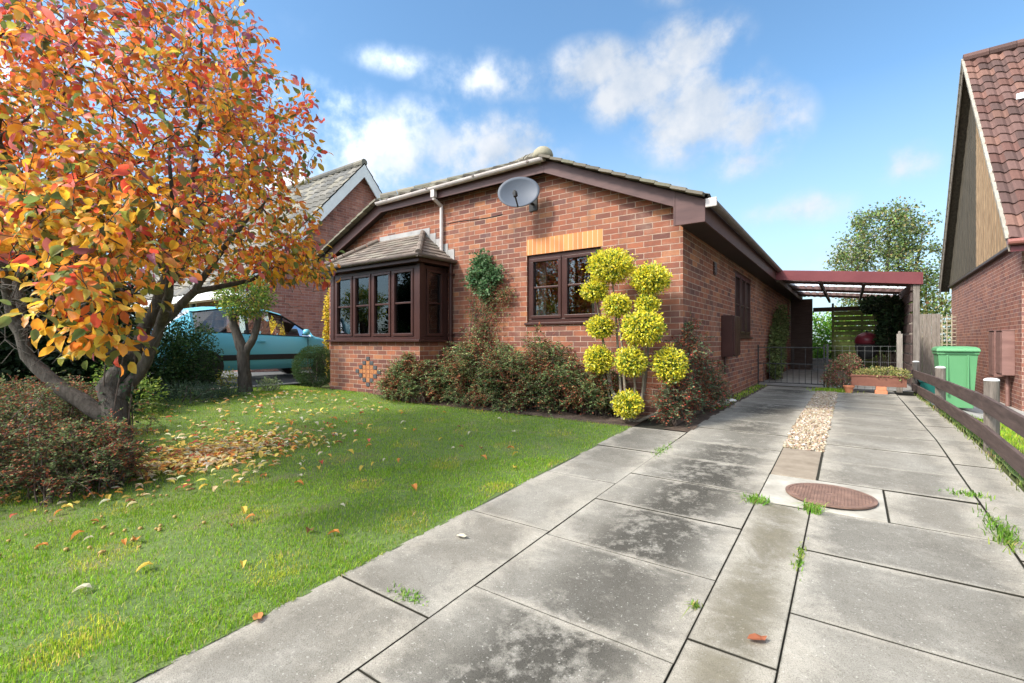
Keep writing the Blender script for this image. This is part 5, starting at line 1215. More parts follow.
# ------------------------------------------------------------------ carport
def carport():
    Y0, Y1 = 12.0, 18.6; XA, XB = -1.42, 1.12
    t = thing('carport', 'lean-to carport with maroon fascia and translucent roof between the bungalow and the fence', 'carport', (.0, Y0, -.93))
    za, zb = 1.60, 1.34      # top of the fascia at the house and at the outer end
    zt = lambda x: za+(zb-za)*(x-XA)/(XB-XA)
    b = MB(); b.extrude([(XA, zt(XA)), (XB, zt(XB)), (XB, zt(XB)-.235), (XA, zt(XA)-.215)], 'y', Y0, Y0+.03); b.build('fascia', M['carport'], t, bevel=.004)
    b = MB(); b.box(XB-.0, XB+.025, Y0, Y1, zb-.23, zb-.004); b.build('side_fascia', M['carport'], t)
    for y in (Y0+1.4, Y0+3.5, Y0+5.4):
        b = MB(); b.extrude([(XA, zt(XA)-.09), (XB, zt(XB)-.09), (XB, zt(XB)-.15), (XA, zt(XA)-.15)], 'y', y, y+.05); b.build('purlin', M['timber_dark'], t)
    for x in np.linspace(XA+.1, XB-.1, 4):
        b = MB(); b.box(x-.025, x+.025, Y0+.031, Y1, zt(x)-.25, zt(x)-.155); b.build('rafter', M['timber_dark'], t)
    # corrugated sheets with narrow gaps that let the sky through
    n = 60
    for (ya, yb) in ((Y0+.05, Y0+2.2), (Y0+2.75, Y0+4.25), (Y0+4.7, Y1)):
        b = MB(); P = []
        for i in range(n+1):
            x = XA+(XB-XA)*i/n; P.append((x, zt(x)-.07+.018*math.sin(i*math.pi/2)))
        for (x0, z0), (x1, z1) in zip(P[:-1], P[1:]): b.quad((x0, ya, z0), (x1, ya, z1), (x1, yb, z1), (x0, yb, z0))
        b.build('roof_sheet', M['roofsheet'], t, smooth=True)
    for (ya, yb) in ((Y0+2.2, Y0+2.75), (Y0+4.25, Y0+4.7)):
        b = MB()
        b.quad((XA, ya, zt(XA)-.07), (XB, ya, zt(XB)-.07), (XB, yb, zt(XB)-.07), (XA, yb, zt(XA)-.07)); b.build('clear_panel', M['clearsheet'], t)
    b = MB()
    for y in (Y0+.04,): b.box(1.0, 1.1, y, y+.1, -1.0, zb-.236)
    b.build('post', M['post_brown'], t, bevel=.005)
    for y in (Y0+2.1, Y0+4.2, Y0+6.3):
        b = MB(); b.box(1.0, 1.1, y, y+.1, -1.1, zb-.236); b.build('post', M['post_brown'], t, bevel=.005)
    # side boards with gaps on the posts
    k = 0
    for z in np.arange(-.85, 1.02, .205):
        b = MB(); b.box(.965, .995, Y0+.06, Y1-.1, z, z+.165); b.build('side_board', M['timber_rail'], t, bevel=.003)
    # rear dark screen panel against the house
    b = MB(); b.box(-1.62, -1.0, 18.3, 18.36, -1.0, 1.4)
    b.build('dark_rear_panel', M['timber_dark'], t)
    b = MB(); b.box(-1.0, XB, 18.55, 18.6, .98, 1.12); b.build('rear_beam', M['timber_dark'], t)
    return t
carport()
# slatted screen at the back of the carport
t = thing('slatted_screen', 'green-stained slatted timber screen at the back of the carport', 'screen', (.2, 18.0, -.93))
for k, z in enumerate(np.arange(-.9, .95, .155)):
    b = MB(); b.box(-.46, 1.0, 17.9, 17.93, z, z+.135); b.build('slat', M['slat_green'], t)
for x in (-.44, .3, .96):
    b = MB(); b.box(x-.03, x+.03, 17.93, 17.99, -1.0, 1.2); b.build('upright', M['timber_dark'], t)
t = thing('low_grey_wall', 'low pale grey wall beyond the carport in front of the bright green shrub', 'wall', (-.8, 19.2, -.93))
b = MB(); b.box(-1.9, 1.0, 19.0, 19.2, -1.0, -.62); b.box(-1.9, 1.0, 18.97, 19.23, -.62, -.58); b.build('body', simple('grey_render', (.28, .27, .26), (.38, .37, .35), .9, 6), t)
shrub('bright_green_shrub', 'bright lime green leafy shrub seen through the back of the carport', 'shrub', [(-1.1, 20.6, -.1, 1.4, .8, 1.2), (-.3, 20.9, .0, 1.0, .7, 1.1), (-1.4, 21.2, -.6, 1.0, .7, .6), (.6, 21.0, .1, 1.0, .7, 1.2)],
      [(.14, .34, .03), (.24, .46, .06), (.38, .46, .09), (.08, .20, .03)], [4, 4, 2, 1], (.08, .14), 11000)
shrub('carport_creeper', 'dark leafy creeper hanging inside the right side of the carport', 'creeper', [(.78, 14.0, .62, .24, .9, .42), (.74, 14.2, .12, .24, .7, .35), (.5, 14.6, .9, .28, .6, .2)],
      [(.015, .035, .015), (.03, .055, .02), (.05, .08, .03)], [4, 3, 1], (.06, .10), 5200, stems=True)
shrub('side_wall_climber', 'olive green climber on the bungalow side wall inside the carport', 'climber', [(-1.5, 13.6, -.2, .16, .9, .7), (-1.5, 14.4, .4, .16, .8, .6), (-1.45, 12.9, -.6, .14, .4, .3)],
      [(.12, .16, .05), (.18, .21, .08), (.07, .10, .035)], [4, 3, 2], (.04, .07), 6500)
# maroon covered thing behind the gate
t = thing('covered_barbecue', 'rounded dark maroon cover standing behind the gate under the carport', 'barbecue', (.33, 14.3, -.93))
b = MB(); b.lathe([(.30, .86), (.34, .92), (.33, 1.0), (.27, 1.08), (.14, 1.135), (.02, 1.15)], (.33, 14.3, -.93), 24); b.build('lid', M['maroon'], t, smooth=True)
b = MB(); b.lathe([(.10, .50), (.24, .58), (.31, .70), (.335, .84), (.335, .86)], (.33, 14.3, -.93), 24); b.build('bowl', M['rubber'], t, smooth=True)
b = MB(); b.tube([(.33, 14.3, .20), (.33, 14.3, .26)], .03, 8); b.build('handle', M['metal_black'], t)
for a in (0, 2.1, 4.2):
    b = MB(); b.tube([(.33+.2*math.cos(a), 14.3+.2*math.sin(a), -.33), (.33+.32*math.cos(a), 14.3+.32*math.sin(a), -.925)], .014, 6); b.build('leg', M['metal_black'], t)
for o_ in bpy.data.objects:
    if o_.name == 'covered_barbecue': o_.scale = (.72, .72, 1)
# gate of black bars
def gate():
    Y = 11.3; x0, x1 = -1.60, -.42; zg = -.93
    t = thing('metal_gate', 'low black metal bar gate across the driveway beside the bungalow wall', 'gate', (-1.0, Y, zg))
    b = MB()
    for z in (.06, .46, .80): b.box(x0, x1, Y-.008, Y+.008, zg+z, zg+z+.018)
    for x in (x0, x1): b.box(x-.012, x+.012, Y-.012, Y+.012, zg+.02, zg+.86)
    b.build('frame', M['metal_black'], t)
    n = 11
    for i in range(1, n):
        x = x0+(x1-x0)*i/n; b = MB(); b.tube([(x, Y, zg+.065), (x, Y, zg+(.80 if i % 2 == 0 else .47))], .0065, 6); b.build('bar', M['metal_black'], t)
    b = MB(); b.box(x1-.02, x1+.05, Y-.03, Y-.012, zg+.58, zg+.61); b.build('latch', M['metal_black'], t)
gate()
def wire_fence():
    Y = 11.25; x0, x1 = -.36, .70; zg = -.93
    t = thing('wire_mesh_fence', 'thin galvanised wire mesh fence behind the planters', 'fence', (.2, Y, zg))
    b = MB()
    for z in (.06, .30, .54, .75, .84): b.tube([(x0, Y, zg+z), (x1, Y, zg+z)], .0022, 5)
    for i in range(10): x = x0+(x1-x0)*i/9; b.tube([(x, Y, zg), (x, Y, zg+.84)], .0022, 5)
    b.build('mesh', M['wire'], t)
    b = MB(); b.box(x0-.02, x0+.015, Y-.015, Y+.02, zg-.02, zg+.88); b.build('post', M['metal_black'], t)
wire_fence()
t = thing('timber_gate_post', 'short weathered timber post at the right end of the wire fence', 'post', (.74, 11.25, -.93))
b = MB(); b.box(.70, .785, 11.2, 11.285, -.98, .14); b.build('shaft', M['timber_grey'], t, bevel=.006)
b = MB(); b.lathe([(.02, 0), (.022, .03), (.012, .05)], (.742, 11.243, .14), 10); b.build('cap', M['timber_grey'], t)
# planters
def planter():
    t = thing('brown_trough_planter', 'long brown trough planter standing on terracotta blocks at the end of the driveway', 'planter', (.42, 10.72, -.93))
    b = MB(); x0, x1, y0, y1 = .02, .80, 10.62, 10.84; z0, z1 = -.80, -.60
    for (a, c, d, e) in ((x0, x1, y0, y0+.02), (x0, x1, y1-.02, y1), (x0, x0+.02, y0+.0205, y1-.0205), (x1-.02, x1, y0+.0205, y1-.0205)): b.box(a, c, d, e, z0, z1)
    b.box(x0+.021, x1-.021, y0+.021, y1-.021, z0, z0+.02); b.box(x0-.012, x1+.012, y0-.012, y0-.0005, z1-.03, z1)
    b.build('body', M['trough'], t, bevel=.004)
    b = MB(); b.box(x0+.022, x1-.022, y0+.022, y1-.022, z0+.03, z1-.02); b.build('compost', M['soil'], t)
    for i, x in enumerate((.45,)):
        f = thing('terracotta_block', 'orange terracotta block propping up the brown trough planter', 'block', (x, 10.68, -.93))
        b = MB(); b.box(x-.09, x+.09, 10.60, 10.84, -.935, -.87); b.box(x-.075, x+.075, 10.61, 10.83, -.869, -.801); b.build('brick', M['terracotta'], f, bevel=.006)
    f = thing('terracotta_pot', 'small terracotta pot at the foot of the red-leaved plant beside the gravel strip', 'pot', (-.02, 10.6, -.93))
    b = MB(); b.lathe([(.055, 0), (.075, .1), (.088, .1), (.09, .13), (.075, .13), (.07, .11), (.06, .1)], (-.02, 10.55, -.932), 20); b.build('body', M['terracotta'], f)
planter()
shrub('trough_plant', 'pale yellow-green trailing plant growing in the brown trough', 'plant', [(.52, 10.7, -.56, .30, .13, .11), (.25, 10.72, -.58, .22, .12, .09), (.72, 10.68, -.58, .15, .12, .09)],
      [(.42, .38, .12), (.30, .32, .10), (.5, .42, .2), (.16, .2, .07)], [3, 3, 2, 2], (.02, .035), 2600, stems=False)
shrub('red_leaved_plant', 'bushy plant with dark red and green leaves in front of the wire fence', 'plant', [(-.14, 10.85, -.60, .28, .2, .28), (-.02, 10.9, -.38, .20, .15, .17), (-.3, 10.9, -.72, .16, .15, .16), (.12, 10.9, -.62, .18, .12, .2)],
      [(.28, .10, .08), (.38, .15, .12), (.14, .20, .08), (.2, .24, .11)], [3, 2, 3, 1], (.02, .036), 4200)
n = 1500; a = rng.normal(-.30, .13, n); c = rng.normal(10.6, .09, n)
o = blades('grass_tuft', a, c, .03, .08, .004, 'tuft of bright green grass at the far end of the gravel strip', GC, GW, cat='grass tuft', kind=None)
# concrete/timber panel fence and trellis behind the bin
t = thing('grey_panel_fence', 'grey vertical board fence between the carport and the right-hand house', 'fence', (1.85, 19.6, -1.1))
for i in range(8):
    b = MB(); x = 1.42+i*.108; b.box(x, x+.103, 19.6+(.012 if i % 2 else 0), 19.62+(.012 if i % 2 else 0), -1.35, .86); b.build('board', M['timber_grey'], t, bevel=.003)
t = thing('cream_trellis', 'cream square trellis panel beside the grey board fence', 'trellis', (2.45, 19.6, -1.1))
b = MB()
for i in range(4): b.box(2.30+i*.11, 2.325+i*.11, 19.6, 19.612, -1.35, .84)
for k in range(18): b.box(2.29, 2.66, 19.6125, 19.624, -1.3+k*.12, -1.278+k*.12)
b.build('lattice', simple('cream_paint', (.30, .27, .19), (.40, .36, .26), .7, 6), t)
# ------------------------------------------------------------------ low rail fence
def rail_fence():
    x = .97; ys = [-.3, 2.75, 5.85, 8.75, 11.75]
    t = thing('low_rail_fence', 'low two-rail brown timber fence along the right edge of the driveway', 'fence', (x, 5, G(x, 5)))
    for i, y in enumerate(ys):
        b = MB(); z0 = G(x, y)-.1; r = .052+.004*(i % 2)
        zt = {0: -.62, 1: -.50, 2: -.345, 3: -.365, 4: -.39}[i]
        b.lathe([(r*1.03, z0+1.0-1.0), (r, zt-.05), (r, zt-.012)], (x+.045, y, 0), 16) if False else b.lathe([(r*1.03, z0), (r, zt-.05), (r, zt)], (x+.045, y, 0), 16)
        p = b.build('post', M['post_brown'], t, smooth=False)
        c = MB(); c.lathe([(r+.002, zt), (r*.98, zt+.012), (r*.55, zt+.022), (.006, zt+.024)], (x+.045, y, 0), 16); c.build('cap', M['concrete_post'], p)
    # top edges follow the slope of the drive
    tops = {0: (-.80, -.50), 1: (-.56, -.50), 2: (-.475, -.50), 3: (-.51, -.5), 4: (-.54, -.5)}
    zt = [-.70, -.58, -.475, -.49, -.535]; zl = [-.98, -.87, -.735, -.74, -.79]
    for zz, nm in ((zt, 'top_rail'), (zl, 'bottom_rail')):
        for i in range(len(ys)-1):
            b = MB(); ya, yb = ys[i]+.003, ys[i+1]-.003
            b.add([(x-.018, ya, zz[i]-.135), (x+.012, ya, zz[i]-.135), (x+.012, ya, zz[i]), (x-.018, ya, zz[i]), (x-.018, yb, zz[i+1]-.135), (x+.012, yb, zz[i+1]-.135), (x+.012, yb, zz[i+1]), (x-.018, yb, zz[i+1])],
                  [(0, 1, 2, 3), (7, 6, 5, 4), (0, 4, 5, 1), (1, 5, 6, 2), (2, 6, 7, 3), (3, 7, 4, 0)]); b.build(nm, M['timber_rail'], t, bevel=.004)
rail_fence()
# ------------------------------------------------------------------ wheelie bin
def wheelie_bin():
    cx, cy = 1.36, 10.25; z0 = G(cx, cy)+.004
    t = thing('green_wheelie_bin', 'green plastic wheelie bin beside the right-hand brick wall', 'wheelie bin', (cx, cy, z0))
    def ring(w, d, z, yo=0): return [(cx-w/2, cy-d/2+yo, z0+z), (cx+w/2, cy-d/2+yo, z0+z), (cx+w/2, cy+d/2+yo, z0+z), (cx-w/2, cy+d/2+yo, z0+z)]
    rings = [ring(.44, .50, .03), ring(.455, .52, .22), ring(.50, .57, .60), ring(.545, .62, .93), ring(.58, .66, .935), ring(.58, .66, .98)]
    b = MB(); vs = [p for r in rings for p in r]; fs = [(3, 2, 1, 0)]+[(i*4+k, i*4+(k+1) % 4, (i+1)*4+(k+1) % 4, (i+1)*4+k) for i in range(len(rings)-1) for k in range(4)]+[(20, 21, 22, 23)]
    b.add(vs, fs); body = b.build('body', M['plastic_green'], t, bevel=.02)
    b = MB(); L = [(.60, .69, .982, -.01), (.605, .70, 1.0, -.01), (.58, .67, 1.04, -.005), (.50, .55, 1.065, 0), (.30, .30, 1.075, 0)]
    vs = [p for w, d, z, y in L for p in ring(w, d, z, y)]; fs = [(3, 2, 1, 0)]+[(i*4+k, i*4+(k+1) % 4, (i+1)*4+(k+1) % 4, (i+1)*4+k) for i in range(len(L)-1) for k in range(4)]+[(16, 17, 18, 19)]
    b.add(vs, fs); lid = b.build('lid', M['plastic_green'], t, bevel=.008)
    b = MB(); b.box(cx-.20, cx+.20, cy-.375, cy-.345, z0+.985, z0+1.01); b.build('lip', M['plastic_green'], lid, bevel=.006)
    for s in (-1, 1):
        b = MB(); b.box(cx+s*.14-.012, cx+s*.14+.012, cy-.32, cy-.29, z0+.25, z0+.93); b.build('rib', M['plastic_green'], body, bevel=.005)
        w = MB(); x = cx+s*.25; w.tube([(x-.025, cy+.27, z0+.10), (x+.025, cy+.27, z0+.10)], .10, 20); w.build('wheel', M['rubber'], t)
        w = MB(); w.tube([(x, cy+.30, z0+.93), (x-s*.0, cy+.40, z0+.985)], .014, 8); w.build('handle_arm', M['plastic_green'], t)
    w = MB(); w.tube([(cx-.25, cy+.40, z0+.985), (cx+.25, cy+.40, z0+.985)], .016, 10); w.build('handle', M['plastic_green'], t)
wheelie_bin()
for o_ in bpy.data.objects:
    if o_.type == 'EMPTY' and o_.name == 'green_wheelie_bin': o_.scale = (.84, .84, .92)
t = thing('green_recycling_box', 'small dark green recycling box on the ground between the fence rails and the bin', 'recycling box', (1.2, 9.45, -1.1))
z0 = G(1.25, 11.0)+.004; cx, cy = 1.22, 11.6
b = MB(); vs = []; R_ = [(.30, .22, 0), (.34, .26, .26), (.37, .29, .265), (.37, .29, .29), (.335, .255, .29), (.29, .21, .02)]
for w, d, z in R_: vs += [(cx-w/2, cy-d/2, z0+z), (cx+w/2, cy-d/2, z0+z), (cx+w/2, cy+d/2, z0+z), (cx-w/2, cy+d/2, z0+z)]
fs = [(3, 2, 1, 0)]+[(i*4+k, i*4+(k+1) % 4, (i+1)*4+(k+1) % 4, (i+1)*4+k) for i in range(5) for k in range(4)]+[(20, 21, 22, 23)]
b.add(vs, fs); t.location = (cx, cy, z0); b.build('body', simple('dark_green_plastic', (.01, .09, .075), (.015, .12, .10), .4, 4), t, bevel=.006)

# ------------------------------------------------------------------ teal car
def car():
    X0 = -10.55; HW = .84; z0 = -.79; Y0 = 3.08; Lc = 3.95
    t = thing('teal_hatchback', 'teal blue hatchback parked on the neighbouring driveway behind the shrubs', 'car', (X0, Y0+Lc/2, z0))
    # stations along the length (0 rear .. 1 front): y, bottom z, belt z, half width, roof z, roof half width
    st = [(0.00, .42, .62, .60, .66, .50), (.02, .30, .82, .74, .90, .55), (.07, .24, .93, .80, 1.22, .58), (.14, .22, .97, .83, 1.40, .60), (.25, .22, .96, .84, 1.475, .62), (.38, .22, .94, .84, 1.50, .63),
          (.50, .22, .92, .84, 1.475, .62), (.58, .22, .905, .84, 1.40, .60), (.66, .22, .895, .84, 1.23, .585), (.735, .22, .885, .83, .985, .62), (.77, .22, .865, .82, .90, .64), (.86, .23, .79, .80, .82, .60), (.94, .26, .68, .75, .71, .55), (.985, .32, .56, .66, .58, .48), (1.0, .40, .50, .55, .52, .40)]
    def P(s, side, k):
        f, zb, zc_, hw, zr, rw = st[s]; y = Y0+f*Lc
        tab = [(hw*.86, zb), (hw*.985, zb+.12), (hw*1.0, zb+(zc_-zb)*.55), (hw*.985, zc_-.03), (hw*.95, zc_), (rw*1.02+ (hw-rw)*.08, zr-.06*(zr-zc_ > .12)), (rw*.86, zr-.012), (0, zr+.012)]
        x, z = tab[k]; return (X0+side*x, y, z0+z)
    n = len(st); K = 8; b = MB(); fs = []; vs = []
    for s in range(n):
        for side in (1, -1):
            for k in range(K): vs.append(P(s, side, k))
    idx = lambda s, side, k: s*2*K+(0 if side == 1 else K)+k
    glass_cols = {}
    for s in range(n-1):
        for side in (1, -1):
            for k in range(K-1):
                q = (idx(s, side, k), idx(s+1, side, k), idx(s+1, side, k+1), idx(s, side, k+1))
                if k == 4 and 3 <= s <= 8: continue            # side glass opening
                if k in (5, 6) and 7 <= s <= 8: continue       # windscreen
                if k in (5, 6) and 1 <= s <= 2: continue       # rear screen
                fs.append(q if side == 1 else q[::-1])
    fs.append(tuple(idx(0, 1, k) for k in range(K))+tuple(idx(0, -1, k) for k in range(K-2, -1, -1)))
    fs.append(tuple(idx(n-1, 1, k) for k in range(K-1, -1, -1))+tuple(idx(n-1, -1, k) for k in range(K-1)))
    b.add(vs, fs); me_o = b.build('body', M['teal'], t, smooth=True, uv=False)
    for side in (1, -1):      # side glass as one piece per window, pillars between
        for nm, s0, s1 in (('rear_side_window', 3, 5), ('side_window', 5, 9)):
            g = MB()
            for s in range(s0, s1):
                q = [Vector(P(s, side, 4)), Vector(P(s+1, side, 4)), Vector(P(s+1, side, 5)), Vector(P(s, side, 5))]
                q = [v-Vector((side*.012, 0, 0)) for v in q]; g.quad(*q)
            g.build(nm, M['car_glass'], t, uv=False)
        for sf in (5, 3, 9):
            g = MB(); a = Vector(P(sf, side, 4)); c = Vector(P(sf, side, 5)); g.bar(a+Vector((side*.002, 0, -.01)), c+Vector((side*.002, 0, .01)), .05, .02, up=(side, 0, 0)); g.build('pillar', M['rubber'] if sf == 5 else M['teal'], t)
        g = MB(); q0 = [Vector(P(s, side, 4))+Vector((side*.006, 0, .008)) for s in range(3, 10)]; g.tube(q0, .009, 6); q1 = [Vector(P(s, side, 5))+Vector((side*.006, 0, -.004)) for s in range(3, 10)]; g.tube(q1, .010, 6); g.build('window_trim', M['rubber'], t)
        # rub strip and door seams
        g = MB(); y_a, y_b = Y0+.22*Lc, Y0+.80*Lc; x = X0+side*(HW+.006); g.box(min(x, x-side*.03), max(x, x-side*.03), y_a, y_b, z0+.42, z0+.53); g.build('rub_strip', M['rubber'], t, bevel=.006)
        g = MB()
        for yy in (Y0+.385*Lc, Y0+.70*Lc): g.box(min(x-side*.004, x-side*.02), max(x-side*.004, x-side*.02), yy-.004, yy+.004, z0+.26, z0+.90)
        g.build('door_seam', M['rubber'], t)
        g = MB(); g.box(min(x, x+side*.03), max(x, x+side*.03), Y0+.44*Lc-.08, Y0+.44*Lc+.08, z0+.78, z0+.81); g.build('door_handle', M['teal'], t, bevel=.008)
        # mirror
        g = MB(); my = Y0+.675*Lc; xx = X0+side*(HW+.10)
        g.lathe([(.02, -.07), (.085, -.05), (.10, 0), (.085, .05), (.02, .07)], (0, 0, 0), 14)
        g.v = [(xx+v[0]*.75, my+v[1]*.75, z0+.99+v[2]*1.0) for v in g.v]; mo = g.build('wing_mirror', M['teal'], t, smooth=True)
        q = MB(); q.box(min(X0+side*(HW-.04), xx), max(X0+side*(HW-.04), xx), my-.02, my+.02, z0+.925, z0+.955); q.build('bracket', M['rubber'], mo)
        for f in (.185, .815):
            yy = Y0+f*Lc; x2 = X0+side*(HW-.10)
            w = MB(); w.tube([(x2-.09, yy, z0+.30), (x2+.09, yy, z0+.30)], .30, 28); wh = w.build('tyre', M['rubber'], t, bevel=.02)
            w = MB(); w.tube([(x2+side*.092-.004, yy, z0+.30), (x2+side*.092+.004, yy, z0+.30)], .20, 24); w.build('rim', M['alloy'], wh)
            # wheel arch
            w = MB(); w.tube([(X0+side*(HW+.004)+0, yy, z0+.32), (X0+side*(HW-.02), yy, z0+.32)], .315, 28); w.build('wheel_arch', M['rubber'], t)
        l = MB(); l.add([P(n-4, side, 3), P(n-3, side, 3), P(n-3, side, 4), P(n-4, side, 4), P(n-2, side, 3)], [(0, 1, 2, 3)]); 
        l.v = [(v[0]+side*.008, v[1], v[2]+.008) for v in l.v]; l.build('headlight', M['lamp_clear'], t)
        l = MB(); l.box(X0+side*.62-.07, X0+side*.62+.07, Y0+.03, Y0+.09, z0+.70, z0+.92); l.build('rear_light', M['lamp_red'], t, bevel=.02)
    for nm, s0, s1 in (('windscreen', 7, 9), ('rear_screen', 1, 3)):
        g = MB()
        for s in range(s0, s1):
            for side in (1, -1):
                for k in (5, 6):
                    q = [Vector(P(s, side, k)), Vector(P(s+1, side, k)), Vector(P(s+1, side, k+1)), Vector(P(s, side, k+1))]; g.quad(*q)
        g.build(nm, M['car_glass'], t, uv=False)
    for x in (-.38, .38):
        for y in (.36, .60):
            s_ = MB(); yy = Y0+y*Lc; s_.box(X0+x-.22, X0+x+.22, yy-.25, yy+.2, z0+.35, z0+.55); s_.box(X0+x-.2, X0+x+.2, yy-.32, yy-.2, z0+.55, z0+1.05); s_.box(X0+x-.12, X0+x+.12, yy-.31, yy-.22, z0+1.06, z0+1.22); s_.build('seat', M['car_seat'], t, bevel=.03)
    s_ = MB(); s_.box(X0-.7, X0+.7, Y0+.64*Lc, Y0+.74*Lc, z0+.6, z0+.86); s_.build('dashboard', M['car_seat'], t, bevel=.03)
    s_ = MB(); s_.lathe([(.17, -.012), (.185, 0), (.17, .012)], (0, 0, 0), 20); s_.v = [(X0+.38+v[0], Y0+.60*Lc+v[2]*1+v[1]*.35, z0+.86+v[1]*.9) for v in s_.v]; s_.build('steering_wheel', M['rubber'], t)
car()
# kerb line between lawn and neighbour drive
sheet('kerb', -9.34, -9.25, -3, 6.2, .3, .03, M['mortar_pale'])

# ------------------------------------------------------------------ trees behind
def back_tree(name, label, cx, cy, zb, h, rx, n, cols, wts, leaf=(.12, .2), seed=3, gap=.25):
    t = thing(name, label, 'tree', (cx, cy, zb))
    limbs = [([(cx, cy, zb), (cx+.1, cy, zb+h*.25), (cx, cy+.1, zb+h*.5), (cx+.2, cy, zb+h*.8)], [.22, .17, .12, .05]), ([(cx, cy, zb+h*.28), (cx-rx*.4, cy, zb+h*.55), (cx-rx*.6, cy, zb+h*.75)], [.12, .08, .03]), ([(cx, cy, zb+h*.3), (cx+rx*.5, cy, zb+h*.55), (cx+rx*.6, cy, zb+h*.8)], [.12, .08, .03])]
    T, _ = ellip(260, (cx, cy, zb+h*.60), (rx, rx, h*.42), .35)
    P, par, rad, kids = grow(limbs, T, .35, .012)
    branch_mesh(P, par, rad, kids, 'trunk', M['bark'], t)
    tips = P[(rad < .03)]; tips = tips[rng.random(len(tips)) > gap]
    per = max(1, n//len(tips)); pos = np.repeat(tips, per, 0)+rng.normal(0, rx*.085, (len(tips)*per, 3))
    C = pick(cols, wts, len(pos), .25); leaves('crown', pos, unit(rng.normal(size=pos.shape)), rng.uniform(*leaf, len(pos)), C, M['leaf'], t, upw=.3)
TC = [(.16, .23, .06), (.22, .28, .09), (.11, .16, .05), (.34, .28, .12), (.20, .26, .17)]
back_tree('broadleaf_tree', 'green broadleaf tree with browning tips rising behind the carport', 1.35, 28, -.95, 7.3, 2.15, 17000, TC, [4, 3, 2, 2, 2], (.09, .16), gap=.12)
def far_shrub(name, label, x, y, r, h, cols, n=3500):
    return shrub(name, label, 'shrub', [(x, y, -.95+h*.5, r, r*.8, h*.55)], cols, [1]*len(cols), (.12, .2), n)
far_shrub('rear_hedge_bush', 'green bush beyond the trellis at the foot of the broadleaf tree', 3.0, 27, 1.6, 3.0, TC[:4])

